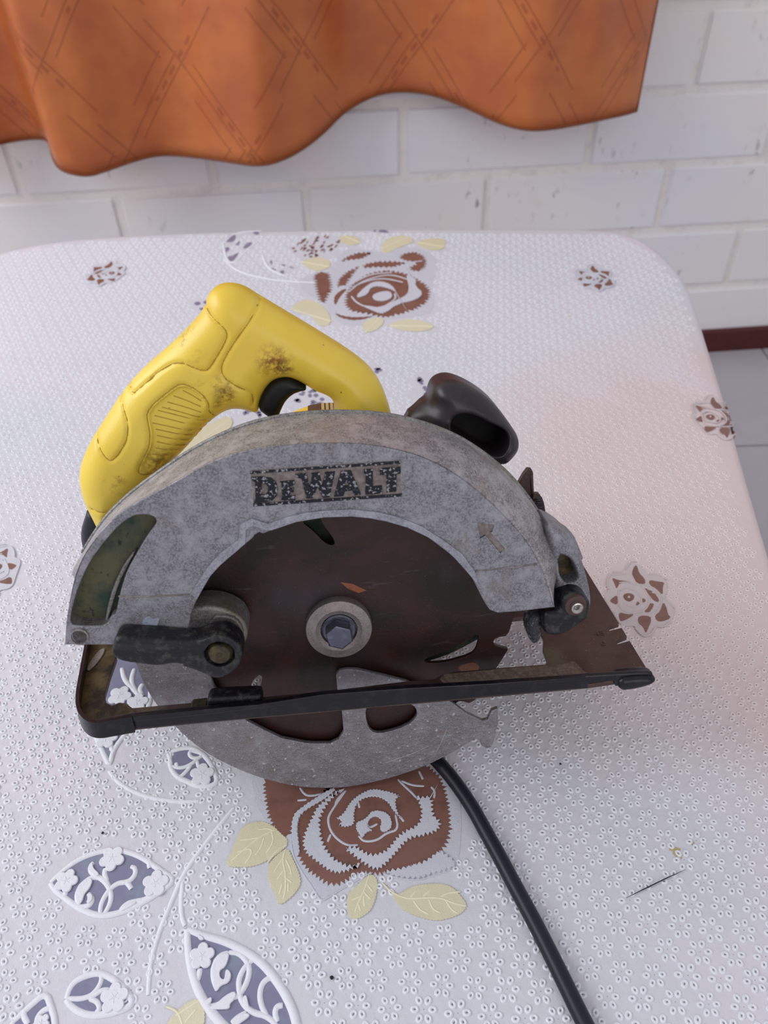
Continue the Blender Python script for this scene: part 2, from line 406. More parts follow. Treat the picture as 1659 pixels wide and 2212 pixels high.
def thing(name, label, cat, loc, group=None):
    o = bpy.data.objects.new(name, None); C.objects.link(o); o.location = loc; o['label'] = label; o['category'] = cat; o.empty_display_size = .02
    if group: o['group'] = group
    return o
def tag(o, label, cat, group=None):
    o['label'] = label; o['category'] = cat
    if group: o['group'] = group
    return o
def struct(o, label=None, cat=None):
    o['kind'] = 'structure'
    if label: o['label'] = label
    if cat: o['category'] = cat
    return o

# ================================================================ ROOM
YAW = math.radians(4)
vw = world(ray(1600, 747)); tf = -(TABLE_Z+CAM_H)/vw[2]; WX, WY = vw[0]*tf, vw[1]*tf
wn = np.array([-math.sin(YAW), math.cos(YAW)]); wt = np.array([math.cos(YAW), math.sin(YAW)])   # wall normal (away), tangent
WD = np.array([WX, WY])@wn                                     # wall distance
def wall_px(px, py, dd=0.0):
    v = world(ray(px, py)); t = (WD+dd)/(v[:2]@wn); p = v*t; return p[:2]@wt, p[2]+CAM_H+TABLE_Z
def wpt(s, dd, z): q = wt*s+wn*(WD+dd); return (q[0], q[1], z)
# mortar wall body (recessed behind the blocks)
a = Acc(); a.add([wpt(s, d, z) for s, d, z in ((-2.2, -.001, -.0), (2.4, -.001, 0), (2.4, -.001, 2.5), (-2.2, -.001, 2.5), (-2.2, .16, 0), (2.4, .16, 0), (2.4, .16, 2.5), (-2.2, .16, 2.5))],
                 [(0, 1, 2, 3), (5, 4, 7, 6), (0, 4, 5, 1), (1, 5, 6, 2), (2, 6, 7, 3), (3, 7, 4, 0)])
wall = struct(a.build('wall_back', M_MORTAR), 'white painted block wall behind the table', 'wall')
# courses measured on the photograph
zj = [wall_px(1500, y)[1] for y in (192, 346, 488, 618)]
pitch = (zj[0]-zj[3])/3; z_ref = zj[0]+0*pitch
xA = [wall_px(870, 300)[0], wall_px(1271, 316)[0]]; PX = xA[1]-xA[0]
xB = wall_px(1052, 440)[0]; xC = wall_px(1581, 554)[0]; xD = wall_px(1515, 85)[0]
starts = {0: xA[0], 1: xB, 2: xC, -1: xD}
def brick_mesh(k):
    L_, H_, D_ = PX-.016, pitch-.018, .03; bm = bmesh.new(); bmesh.ops.create_cube(bm, size=1)
    for v in bm.verts: v.co = Vector((v.co.x*L_, v.co.y*D_, v.co.z*H_))
    bmesh.ops.bevel(bm, geom=[e for e in bm.edges], offset=.0045, segments=3, affect='EDGES')
    for v in bm.verts: v.co += Vector((random.uniform(-1, 1)*.0012, random.uniform(-1, 1)*.0006, random.uniform(-1, 1)*.0012))
    me = bpy.data.meshes.new('brick'); bm.to_mesh(me); bm.free(); me.materials.append(M_BRICK)
    return me
bms = [brick_mesh(k) for k in range(5)]
for r_ in range(-9, 6):
    zt = z_ref-r_*pitch; zc = zt-pitch/2
    if zc < .03 or zc > 2.2: continue
    key = ((r_+1) % 2)
    x0 = starts.get(r_, starts[-1] if r_ % 2 else starts[0])
    for i in range(-7, 7):
        s = x0+PX*(i+.5)
        if s < -1.9 or s > 2.15: continue
        if r_ < -3 and (s > 1.6 or s < -1.3): continue
        o = bpy.data.objects.new('brick', bms[random.randrange(5)]); C.objects.link(o); o.parent = wall
        o.location = wpt(s, .0075+random.uniform(-.0015, .0015), zc); o.rotation_euler = (0, random.uniform(-.004, .004), YAW)
# skirting board and floor
z_base = wall_px(1600, 708, -.012)[1]
a = Acc(); a.add([wpt(s, d, z) for s, d, z in ((-2.2, -.022, 0), (2.4, -.022, 0), (2.4, -.022, z_base-.004), (-2.2, -.022, z_base-.004), (-2.2, -.014, z_base), (2.4, -.014, z_base), (2.4, -.0085, z_base), (-2.2, -.0085, z_base), (2.4, -.0085, 0), (-2.2, -.0085, 0))],
                 [(0, 1, 2, 3), (3, 2, 5, 4), (4, 5, 6, 7), (7, 6, 8, 9), (9, 8, 1, 0), (0, 3, 4, 7, 9), (1, 8, 6, 5, 2)])
struct(a.build('baseboard_back', M_BASE), 'dark red skirting along the foot of the block wall', 'skirting')
floor = struct(box((-2.2, -1.6, -.06), (2.6, 2.3, -.004)).build('floor', M_GROUT), 'grey tiled floor beyond the table', 'floor')
vf = world(ray(1622, 962)); gy = vf[1]*(-(TABLE_Z+CAM_H)/vf[2]); ts = .45
bm = bmesh.new(); bmesh.ops.create_cube(bm, size=1)
for v in bm.verts: v.co = Vector((v.co.x*(ts-.005), v.co.y*(ts-.005), v.co.z*.01))
bmesh.ops.bevel(bm, geom=[e for e in bm.edges], offset=.0012, segments=1, affect='EDGES')
tm = bpy.data.meshes.new('tile'); bm.to_mesh(tm); bm.free(); tm.materials.append(M_FLOOR)
for i in range(-4, 5):
    for j in range(-5, 3):
        y_ = gy+ts*(j+.5); x_ = .38+ts*i
        if -1.2 < y_ < 2.1 and -2 < x_ < 2.4:
            o = bpy.data.objects.new('floor_tile', tm); C.objects.link(o); o.parent = floor; o.location = (x_, y_, -.005)

# ================================================================ CURTAIN
hem = [(-260, 330, .0), (-160, 345, .03), (-80, 330, .02), (0, 312, -.035), (60, 302, -.05), (104, 300, -.045), (116, 312, -.01), (124, 345, .03), (140, 366, .045), (170, 376, .05), (205, 380, .045), (240, 370, .035), (300, 350, .015), (345, 338, 0), (385, 335, -.012), (450, 340, .0), (510, 350, .03), (560, 360, .05),
       (600, 355, .045), (650, 330, .02), (700, 287, -.01), (740, 240, -.035), (800, 206, -.05), (860, 198, -.05), (930, 208, -.03), (1000, 236, 0), (1060, 265, .03), (1120, 283, .05), (1180, 283, .045), (1250, 270, .03), (1310, 255, .015), (1350, 247, .0), (1377, 240, -.012)]
hem = smooth_poly([list(h_) for h_ in hem], 2, False)
WC = WD-.13
ex0 = 1377.; NR = 46
cols = []
for hx, hy, dep in hem:
    d_ = WC-dep*1.5; v = world(ray(hx, hy)); t = d_/(v[:2]@wn); p = v*t; cols.append((p[:2]@wt, dep, p[2]+CAM_H+TABLE_Z))
Vc = []; UVc = []; arc = 0; ztop = 1.75
for i, (s, dep, z0) in enumerate(cols):
    if i: arc += math.hypot(s-cols[i-1][0], dep-cols[i-1][1])
    for j in range(NR+1):
        f = (j/NR); z = z0+(ztop-z0)*f
        amp = 1-.2*f; shift = .012*math.sin(3.1*f+s*5)+(.035*f if s > .3 else 0)*(s-.3)/.25
        Vc.append(wpt(s+shift, -.13-dep*1.5*amp-.004*math.sin(9*f+s*23)-.005*math.sin(s*61+3*f)*min(1, f*6)-.010*max(0, .06-f)*8*0, z)); UVc.append((arc, z))
nC = len(cols); Fc = [(i*(NR+1)+j, (i+1)*(NR+1)+j, (i+1)*(NR+1)+j+1, i*(NR+1)+j+1) for i in range(nC-1) for j in range(NR)]
me = bpy.data.meshes.new('curtain'); me.from_pydata([tuple(map(float, v)) for v in Vc], [], Fc); uv = me.uv_layers.new(name='UVMap')
for l_ in me.loops: uv.data[l_.index].uv = UVc[l_.vertex_index]
me.materials.append(M_CURT)
for p in me.polygons: p.use_smooth = True
curt = tag(bpy.data.objects.new('curtain', me), 'orange satin curtain with wavy hem and woven crossing line pattern', 'curtain'); C.objects.link(curt)
sol = curt.modifiers.new('thickness', 'SOLIDIFY'); sol.thickness = .0012
hp = [np.array(Vc[i*(NR+1)]) + np.array([0, 0, .0015]) for i in range(nC)]
tube(hp, .0028, 6).build('hem_edge', M_HEM, curt, smooth=True)
ep = [np.array(Vc[(nC-1)*(NR+1)+j]) for j in range(NR+1)]
tube(ep, .0018, 6).build('side_hem', M_HEM, curt, smooth=True)

# ================================================================ TABLE AND CLOTH
edge_px = [(100, 522), (230, 511), (380, 503), (500, 499), (830, 494), (1100, 493), (1260, 494), (1330, 498), (1385, 515), (1430, 548), (1465, 585), (1490, 625), (1507, 675), (1525, 735), (1560, 845), (1600, 992), (1659, 1192)]
rim = [T(x, y)[:2] for x, y in edge_px]
d_ = unit(rim[-1]-rim[-4]); rim.append(rim[-1]+d_*.35); rim += [np.array([.14, -.25]), np.array([.08, -.28]), np.array([-.50, -.28]), np.array([-.56, -.24]), np.array([-.575, -.1]), np.array([-.545, .8])]
rim.append(T(-60, 560)[:2]); rim = smooth_poly(rim, 2)
cen = rim.mean(0); table_org = np.array([cen[0], cen[1], 0])
nr = len(rim)
outn = np.roll(rim, -1, 0)-np.roll(rim, 1, 0); outn = np.stack([outn[:, 1], -outn[:, 0]], 1); outn /= np.linalg.norm(outn, axis=1)[:, None]
if ((rim-cen)*outn).sum() < 0: outn = -outn
def inset(k): return rim-outn*k
table = thing('dining_table', 'wooden table under the white lace vinyl cloth', 'table', tuple(table_org))
base_rim = inset(.022)
v, f = curve_mesh([base_rim], .03, .004)
Acc().add(v+np.array([0, 0, TABLE_Z-.0168]), f).build('table_top', M_WOOD, table, table_org)
for lx, ly in ((-.42, -.14), (.10, -.14), (-.38, .78), (.2, .78)):
    tube([(lx, ly, 0), (lx, ly, TABLE_Z-.03)], [.018, .026], 12).build('leg', M_WOOD, table, table_org, 40)
for (x0, y0, x1, y1) in ((-.42, -.15, .10, -.13), (-.38, .77, .2, .79)):
    box((x0+.03, y0, TABLE_Z-.1), (x1-.03, y1, TABLE_Z-.034)).build('apron', M_WOOD, table, table_org)
# cloth: top face plus rolled edge and short drop
rings = [inset(.02)*1.0]; zz = [0]
prof = [(.006, 0), (.002, -.0008), (.0, -.003), (-.0015, -.008), (-.004, -.03), (-.008, -.07), (-.012, -.12)]
V = [(p[0], p[1], TABLE_Z) for p in rings[0]]
for k, dz in prof:
    for i, p in enumerate(inset(k)):
        wob = .006*math.sin(i*.55)*min(1, max(0, (-dz-.01)/.06)); q = p+outn[i]*wob; V.append((q[0], q[1], TABLE_Z+dz))
prof_in = [(k+.0014, dz-(.0014 if dz > -.005 else 0)) for k, dz in prof]
for k, dz in prof_in[::-1]:
    for i, p in enumerate(inset(k)):
        wob = .006*math.sin(i*.55)*min(1, max(0, (-dz-.01)/.06)); q = p+outn[i]*wob; V.append((q[0], q[1], TABLE_Z+dz))
prof = prof+prof_in
F = [tuple(range(nr)), tuple((len(prof))*nr+i for i in range(nr))[::-1]]+[(r*nr+i, r*nr+(i+1) % nr, (r+1)*nr+(i+1) % nr, (r+1)*nr+i) for r in range(len(prof)) for i in range(nr)]
cloth_o = tag(Acc().add(V, F).build('tablecloth', M_CLOTH, smooth=50), 'white vinyl lace tablecloth with brown roses and yellow leaves on the table', 'tablecloth')

masks = []                                                # areas the eyelet flowers leave free
def inside(poly, X, Y):
    poly = np.asarray(poly); c = np.zeros(X.shape, bool); j = len(poly)-1
    for i in range(len(poly)):
        xi, yi = poly[i]; xj, yj = poly[j]
        c ^= ((yi > Y) != (yj > Y)) & (X < (xj-xi)*(Y-yi)/(yj-yi+1e-15)+xi); j = i
    return c
def tp(pts, sc=1, ox=0, oy=0, sm=1):
    q = [T(x/sc+ox, y/sc+oy)[:2] for x, y in pts]
    return smooth_poly(q, sm) if sm else np.array(q)
def cen_scale(p, k): c = p.mean(0); return c+(p-c)*k
def teeth(poly, amp, pitch_, closed=True, side=1):
    """serrated edge"""
    p = np.array(poly); q = np.roll(p, -1, 0) if closed else p[1:]; p0 = p if closed else p[:-1]
    seg = np.linalg.norm(q-p0, axis=1); cum = np.concatenate([[0], np.cumsum(seg)]); n = max(4, int(cum[-1]/pitch_)); out = []
    full = np.concatenate([p0, q[-1:]])
    for k in range(n*2):
        s = cum[-1]*k/(n*2); i = min(np.searchsorted(cum, s, 'right')-1, len(p0)-1); t = (s-cum[i])/(seg[i]+1e-12); x = full[i]*(1-t)+full[i+1]*t
        e = unit(full[i+1]-full[i]+1e-12); nn = np.array([e[1], -e[0]])*side
        out.append(x+nn*(amp*random.uniform(.7, 1.25) if k % 2 else 0))
    return np.array(out)
def flat(acc, poly, z0, z1, bevel=.0001):
    v, f = curve_mesh([poly], z1-z0, bevel, 1); acc.add(v+np.array([0, 0, TABLE_Z+(z0+z1)/2]), f)
def strokes(acc, lines, r, sc=1, ox=0, oy=0, zz=.0001, sm=2):
    for ln in lines:
        q = smooth_poly([T(x/sc+ox, y/sc+oy)[:2] for x, y in ln], sm, False)
        rr = np.full(len(q), r)*(1-.35*np.abs(np.linspace(-1, 1, len(q)))**4)
        V = []; F = []; n = len(q); tg = np.gradient(q, axis=0); tg /= np.linalg.norm(tg, axis=1)[:, None]+1e-12; nn = np.stack([-tg[:, 1], tg[:, 0]], 1)
        pr = [(-1, 0), (-.75, .42), (0, .62), (.75, .42), (1, 0)]
        for i in range(n):
            for a_, h_ in pr: V.append((q[i, 0]+nn[i, 0]*a_*rr[i], q[i, 1]+nn[i, 1]*a_*rr[i], TABLE_Z+zz+h_*rr[i]*.8))
        F = [(i*5+k, i*5+k+1, (i+1)*5+k+1, (i+1)*5+k) for i in range(n-1) for k in range(4)]
        acc.add(V, F)
film_b, film_g, foam, leafs, veins, emb = Acc(), Acc(), Acc(), Acc(), Acc(), Acc()
def drape(a):
    R_ = inset(.006)
    for V in a.v:
        o = ~inside(R_, V[:, 0], V[:, 1])
        for i in np.where(o)[0]:
            d = np.linalg.norm(R_-V[i, :2], axis=1); j = d.argmin(); e = max(0, (V[i, :2]-R_[j])@outn[j])
            k_ = min(e, .0075); V[i, :2] += -outn[j]*(e-k_); V[i, 2] += -(e-k_)*.85-.0009*(k_ > .006)
def motif(base, bmat, bname, blabel, top=None, tmat=None, tname=None):
    global film_b, film_g, foam, leafs, veins, emb
    if not base.v: base, bmat, bname, blabel, top = top, tmat, tname, None, None
    for a in (base, top):
        if a is not None and a.v: drape(a)
    o = base.build(bname, bmat, cloth_o, smooth=45)
    if blabel: o['label'] = blabel
    if top is not None and top.v: top.build(tname, tmat, o, smooth=45)
    film_b, film_g, foam, leafs, veins, emb = Acc(), Acc(), Acc(), Acc(), Acc(), Acc()
    return o
# --- near rose (under and in front of the saw), traced
SR = dict(sc=3.072, ox=480, oy=1650)
masks.append(tp([(180, 60), (230, 330), (420, 480), (470, 640), (560, 780), (660, 915), (950, 745), (1010, 725), (1150, 760), (1330, 775), (1560, 700), (1590, 480), (1580, 200), (1480, 0), (800, -200), (300, -120)], **SR))
flat(foam, masks[0], .00002, .0002)
b1 = tp([(285, 90), (300, 240), (330, 380), (395, 470), (440, 480), (455, 400), (470, 340), (540, 290), (680, 190), (740, 150), (740, 60), (500, 20)], sm=1, **SR)
flat(film_b, teeth(b1, .0021, .0024), .0002, .00032)
b2 = tp([(520, 340), (505, 430), (515, 540), (515, 600), (560, 680), (640, 740), (720, 790), (770, 790), (850, 740), (930, 700), (1010, 722), (1080, 712), (1220, 680), (1360, 630), (1450, 570), (1500, 470), (1500, 330), (1470, 180), (1420, 60), (1200, -60), (900, -60), (700, 100), (690, 200)], sm=1, **SR)
flat(film_b, teeth(b2, .0022, .0024), .0002, .00032)
def petal(pts, amp=.0018, pit=.0024, z=.0012, **k):
    flat(foam, teeth(tp(pts, sm=1, **k), amp, pit), .0002, z, .00025)
petal([(545, 600), (525, 500), (560, 430), (600, 330), (650, 260), (760, 170), (820, 175), (730, 235), (675, 320), (650, 400), (668, 500), (705, 580), (765, 645), (860, 675), (930, 665), (860, 712), (780, 740), (700, 720), (610, 645)], .0016, **SR)
petal([(800, 560), (880, 545), (960, 600), (1040, 605), (1110, 560), (1180, 460), (1290, 420), (1325, 350), (1310, 270), (1270, 205), (1320, 228), (1395, 215), (1400, 350), (1455, 390), (1430, 455), (1340, 482), (1240, 500), (1160, 590), (1050, 712), (980, 700), (890, 630)], **SR)
petal([(745, 365), (800, 340), (850, 250), (930, 190), (1000, 165), (1110, 185), (1195, 215), (1150, 235), (1160, 310), (1195, 375), (1140, 330), (1100, 260), (1040, 225), (960, 225), (895, 265), (875, 340), (885, 400), (830, 430), (760, 415), (800, 385)], .0007, .0018, **SR)
petal([(890, 390), (950, 370), (1000, 305), (1110, 330), (1135, 420), (1080, 465), (1040, 440), (1060, 380), (1020, 350), (980, 370), (960, 420), (1010, 450), (960, 455), (930, 505), (900, 460), (885, 430)], .0004, .0016, .0014, **SR)
petal([(455, 480), (462, 350), (530, 285), (670, 195), (740, 155), (760, 175), (690, 235), (560, 310), (515, 350), (500, 430), (515, 540), (520, 610), (475, 590)], .0006, **SR)
petal([(1440, 575), (1520, 620), (1560, 690), (1400, 735), (1300, 772), (1130, 755), (1060, 715), (1220, 690), (1360, 645)], .0013, .0028, **SR)
strokes(foam, [[(820, 180), (720, 320), (700, 370), (715, 440), (760, 500), (830, 545), (900, 540)], [(905, 480), (940, 520), (1030, 510), (1090, 460), (1170, 440), (1150, 340)], [(700, 520), (720, 470)], [(1165, 105), (1210, 150), (1260, 195), (1290, 230)],
               [(1190, 115), (1260, 145), (1340, 150)], [(1305, 50), (1332, 105)], [(1385, 155), (1412, 180), (1405, 230)], [(515, 160), (550, 210), (600, 215), (665, 200)], [(500, 245), (560, 240)], [(820, 180), (760, 240), (750, 280)], [(900, 250), (912, 295)], [(1180, 350), (1205, 385)], [(960, 400), (975, 430), (1030, 400)]], .00075, zz=.0002, **SR)
strokes(foam, [[(455, 470), (468, 610), (545, 745), (600, 820), (655, 915), (700, 890), (760, 850), (940, 745), (1000, 722)], [(1060, 722), (1130, 752), (1300, 775), (1400, 740), (1440, 700), (1550, 690)], [(1450, 575), (1530, 640)]], .0005, zz=.0002, **SR)
ro = motif(foam, M_PETAL, 'rose', 'large brown and white rose in front of the saw', film_b, M_BROWN, 'rose_film')
emb_ = None
# --- yellow leaves
def leaf(pts, vns, sc=1, ox=0, oy=0, r=.00055):
    p = tp(pts, sc, ox, oy, 2); masks.append(p); flat(leafs, teeth(p, .0004, .0016), .0001, .0006, .0001)
    strokes(veins, vns, r, sc, ox, oy, zz=.0005); motif(leafs, M_LEAF, 'yellow_leaf', None, veins, M_VEIN, 'leaf_vein')
leaf([(20, 670), (90, 510), (130, 410), (250, 375), (330, 400), (410, 480), (440, 500), (430, 560), (300, 650), (200, 690), (60, 690)],
     [[(60, 650), (160, 560), (260, 480), (350, 440)], [(100, 590), (190, 560), (200, 600), (150, 670)], [(120, 510), (260, 490)], [(280, 490), (260, 560), (220, 610)], [(330, 450), (345, 520), (290, 600)], [(240, 440), (300, 430), (340, 445)], [(430, 540), (370, 570), (300, 660)]], **SR)
leaf([(440, 560), (370, 600), (300, 680), (315, 800), (360, 880), (375, 940), (430, 910), (490, 850), (525, 790), (500, 700), (460, 620)],
     [[(420, 570), (400, 640), (425, 740), (420, 860), (405, 900)], [(410, 620), (345, 720)], [(418, 700), (365, 770)], [(425, 760), (465, 790)], [(440, 790), (440, 850)], [(400, 800), (380, 870)], [(425, 640), (455, 700), (460, 740)]], **SR)
leaf([(985, 725), (1035, 760), (1030, 860), (1000, 960), (950, 1010), (860, 1050), (820, 960), (830, 860), (900, 800)],
     [[(975, 740), (950, 830), (915, 900), (880, 990)], [(940, 850), (985, 900)], [(920, 880), (860, 905)], [(940, 880), (945, 950)], [(900, 920), (920, 980)], [(960, 800), (1000, 850)]], **SR)
leaf([(1100, 820), (1160, 880), (1250, 810), (1400, 790), (1520, 805), (1580, 870), (1635, 940), (1580, 1010), (1430, 1050), (1330, 1030), (1200, 980), (1150, 920)],
     [[(1060, 790), (1130, 860), (1230, 900), (1340, 890), (1450, 890), (1540, 930), (1620, 945)], [(1250, 890), (1290, 840)], [(1270, 910), (1310, 970), (1370, 1000)], [(1330, 885), (1380, 840)], [(1370, 900), (1400, 970), (1450, 990)], [(1450, 885), (1490, 860), (1580, 850)], [(1480, 905), (1530, 980), (1560, 990)]], **SR)
leaf([(715, 1120), (800, 1030), (880, 1005), (890, 1080), (880, 1160), (720, 1160)], [[(720, 1050), (770, 1070), (790, 1130)], [(760, 1090), (870, 1020)], [(800, 1120), (850, 1060)]], sc=2, ox=0, oy=1650)
# --- windows of blue-grey film with white scrollwork
def window(pts, sc, ox, oy, lines, flowers, r=.0012, rb=.0016, blobs=()):
    p = tp(pts, sc, ox, oy, 2); masks.append(cen_scale(p, 1.14)); flat(film_g, p, .00005, .0002)
    strokes(emb, [list(pts)+[pts[0]]], rb, sc, ox, oy, zz=.0001, sm=2)
    strokes(emb, lines, r, sc, ox, oy, zz=.0002)
    for x, y, R, a0 in flowers: star(T(x/sc+ox, y/sc+oy)[:2], R, a0)
    for b in blobs:
        flat(emb, tp(b, sc, ox, oy, 2), .0002, .0013, .0003)
    motif(film_g, M_BLUE, 'leaf_window', 'blue grey leaf-shaped film with white scrolls', emb, M_EMB, 'scrollwork')
def star(c, R, a0):
    pts = []
    for k in range(60):
        t = 2*math.pi*k/60; pts.append((c[0]+R*(.66+.34*abs(math.cos(2.5*(t-a0)))**.7)*math.cos(t), c[1]+R*(.66+.34*abs(math.cos(2.5*(t-a0)))**.7)*math.sin(t)))
    flat(emb, pts, .0002, .0014, .0004)
    for k in range(5):
        t = a0+math.pi/5+k*2*math.pi/5
        strokes_w(emb, [(c[0]+.06*R*math.cos(t), c[1]+.06*R*math.sin(t)), (c[0]+.35*R*math.cos(t), c[1]+.35*R*math.sin(t))], .0002)
def strokes_w(acc, pts, r): tube([(x, y, TABLE_Z+.0014) for x, y in pts], r, 5, acc)
window([(100, 465), (240, 330), (450, 180), (720, 90), (930, 90), (1150, 160), (1370, 320), (1545, 430), (1400, 550), (1180, 690), (950, 800), (740, 850), (580, 830), (400, 740), (240, 620), (140, 540)], 5.352, 90, 1820,
       [[(790, 520), (740, 430), (640, 400), (560, 410), (450, 500), (400, 620), (430, 730)], [(600, 230), (560, 280), (570, 350), (660, 400), (740, 460), (790, 540), (810, 640), (780, 740), (710, 850)], [(680, 840), (680, 740), (720, 640), (790, 540), (880, 470), (980, 460), (1040, 430), (1090, 360), (1080, 290), (1030, 280)],
        [(980, 460), (1020, 500), (1040, 540)], [(740, 300), (725, 360), (760, 450)], [(260, 640), (280, 570)], [(430, 740), (500, 745), (570, 720), (590, 650), (540, 590)], [(890, 840), (930, 760), (1000, 700), (1090, 680), (1200, 660), (1310, 590)], [(1240, 190), (1250, 300)], [(500, 150), (510, 180)]],
       [(290, 450, .0062, 1.3), (1320, 480, .0070, 1.6), (820, 190, .0068, -1.5)], r=.00135,
       blobs=[[(400, 560), (450, 470), (560, 410), (600, 440), (560, 540), (500, 600), (480, 680), (440, 730), (400, 680)], [(520, 600), (590, 590), (600, 660), (550, 720), (520, 700), (540, 650)], [(560, 350), (540, 280), (600, 225), (600, 300), (680, 370), (640, 410)], [(900, 820), (960, 740), (1050, 690), (1120, 690), (1020, 760)]])
window([(90, 170), (330, 260), (600, 330), (900, 480), (1110, 640), (1300, 880), (1440, 1120), (1520, 1330), (1560, 1560), (1300, 1900), (1000, 1800), (700, 1580), (430, 1300), (300, 1110), (200, 900), (130, 640), (95, 400)], 6.144, 390, 1980,
       [[(200, 890), (250, 780), (260, 690)], [(640, 480), (760, 480), (860, 560), (920, 680), (900, 830), (840, 960), (760, 1060), (640, 1090)], [(1000, 550), (900, 620), (820, 720), (770, 850), (780, 980), (800, 1100), (880, 1220), (1000, 1290), (1120, 1310), (1240, 1400), (1300, 1500)], [(640, 480), (520, 520), (440, 640), (430, 800), (480, 960)],
        [(1230, 810), (1140, 830), (1070, 920), (1050, 1060), (1080, 1200), (1150, 1320)], [(1360, 1180), (1280, 1190), (1250, 1280), (1290, 1400)], [(1300, 850), (1340, 980)], [(380, 1200), (500, 1180), (640, 1090)], [(880, 1280), (760, 1340), (680, 1420)]],
       [(290, 530, .0062, 1.6)], r=.00135, rb=.0022,
       blobs=[[(430, 640), (520, 520), (640, 480), (650, 540), (600, 680), (520, 720), (530, 820), (590, 850), (600, 700), (660, 720), (680, 800), (640, 890), (540, 920), (490, 1000), (450, 990), (440, 880), (415, 760)], [(380, 1210), (480, 1160), (600, 1050), (720, 990), (750, 1050), (700, 1130), (660, 1160), (660, 1230), (560, 1240), (420, 1235)], [(830, 1070), (880, 1040), (900, 1140), (920, 1220), (840, 1160)], [(660, 1400), (760, 1310), (900, 1280), (930, 1330), (800, 1420), (720, 1480)], [(320, 1130), (420, 1060), (420, 1140), (350, 1190)], [(220, 230), (320, 280), (300, 330), (240, 310)]])
window([(680, 600), (740, 430), (860, 340), (1060, 280), (1200, 330), (1380, 470), (1500, 650), (1300, 750), (1040, 800), (860, 770), (720, 670)], 5.53, 20, 2050,
       [[(1100, 290), (1105, 390), (1040, 500), (960, 570), (840, 600), (700, 590)], [(1200, 490), (1110, 490), (1020, 550), (940, 590)], [(960, 600), (1040, 620), (1080, 680), (1070, 740), (1030, 760)]], [(1260, 590, .0068, .4)], r=.0012)
window([(60, 860), (240, 690), (440, 520), (500, 680), (560, 900), (500, 1100), (200, 1200), (-100, 1100)], 5.53, 20, 2050, [[(500, 700), (400, 740), (340, 820), (330, 900)], [(190, 720), (170, 800), (230, 900)]], [(390, 890, .004, 1)], r=.0014)
window([(530, 1030), (560, 880), (620, 760), (760, 780), (960, 1000), (960, 1090), (760, 1100)], 3.95, 280, 1140+280-0, [], [], r=.001) if False else None
window([(935, 1240), (1060, 1200), (1200, 1190), (1350, 1290), (1440, 1430), (1510, 1630), (1260, 1660), (1130, 1590), (1020, 1550), (920, 1420)], 5.53, 200, 1400,
       [[(930, 1410), (1060, 1440), (1180, 1390), (1260, 1320), (1330, 1270)], [(1010, 1570), (1100, 1500), (1180, 1400)], [(1250, 1350), (1270, 1430)], [(1290, 1260), (1180, 1220), (1150, 1270), (1200, 1320), (1270, 1310)], [(1000, 1370), (1010, 1430)], [(900, 1260), (930, 1330), (940, 1400)]], [(1310, 1520, .0072, 1.6)], r=.0012)
window([(-60, 760), (10, 1000), (120, 1230), (205, 1420), (240, 1240), (330, 1100), (420, 1000), (640, 760), (700, 600), (680, 300), (600, -120), (420, -60), (200, 100), (60, 400)], 5.53, 200, 1400,
       [[(600, 620), (480, 480), (380, 380), (350, 240)], [(500, 250), (460, 380), (500, 500), (580, 600)], [(600, 430), (560, 500), (600, 580)], [(240, 1230), (200, 1100)]], [(330, 580, .0075, 1.2), (170, 1090, .0068, 1.5), (540, 660, .007, .3)], r=.0016)
# long stems embossed between the motifs
strokes(emb, [[(1010, 190), (930, 290), (860, 380), (790, 480), (740, 600), (690, 720), (650, 850), (640, 1000)], [(470, 30), (520, 90), (620, 140), (760, 165), (860, 160)], [(790, 500), (780, 640), (800, 700)]], .0013, 2, 0, 1650, zz=0)
emb.build('embossed_stem', M_EMB, cloth_o, smooth=45)['kind'] = 'stuff'; emb = Acc()
# --- far rose
FR = dict(sc=3.318, ox=470, oy=490)
masks.append(tp([(570, 385), (680, 330), (810, 320), (880, 180), (1000, 150), (1200, 190), (1250, 160), (1400, 140), (1560, 200), (1580, 330), (1530, 380), (1560, 560), (1500, 640), (1200, 660), (940, 730), (800, 640), (780, 550), (620, 480)], **FR))
flat(foam, masks[-1], .00002, .0002)
def fb(pts, amp=.0050, pit=.0062): flat(film_b, teeth(cen_scale(tp(pts, sm=1, **FR), 1.12), amp, pit, side=1), .0002, .0004)
fb([(680, 345), (800, 325), (820, 400), (830, 440), (790, 510), (770, 550), (720, 530), (700, 440)])
fb([(880, 250), (930, 210), (1000, 185), (1110, 180), (1050, 230), (960, 240)])
fb([(850, 430), (880, 350), (980, 295), (1015, 290), (960, 370), (930, 420)])
fb([(1040, 300), (1060, 265), (1180, 245), (1300, 250), (1345, 265), (1250, 295), (1150, 290)])
fb([(1290, 215), (1390, 180), (1470, 200), (1500, 250), (1480, 310), (1400, 320), (1350, 290), (1440, 255), (1340, 250)])
fb([(835, 540), (840, 490), (900, 450), (930, 450), (880, 500), (850, 560)], .0008)
fb([(840, 610), (900, 640), (1000, 650), (1130, 635), (1000, 675), (880, 655)], .0010)
fb([(930, 560), (940, 480), (970, 430), (1060, 360), (1180, 325), (1330, 340), (1440, 400), (1500, 450), (1490, 530), (1400, 590), (1250, 630), (1180, 640), (1080, 615), (980, 600)])
def fw(pts, amp=.0010, pit=.004): flat(foam, teeth(tp(pts, sm=1, **FR), amp, pit), .0004, .0014, .0003)
fw([(1350, 340), (1430, 380), (1420, 430), (1480, 480), (1430, 530), (1290, 560), (1200, 630), (1140, 620), (1030, 570), (1090, 570), (1150, 585), (1240, 550), (1300, 520), (1360, 490), (1370, 430), (1360, 400)])
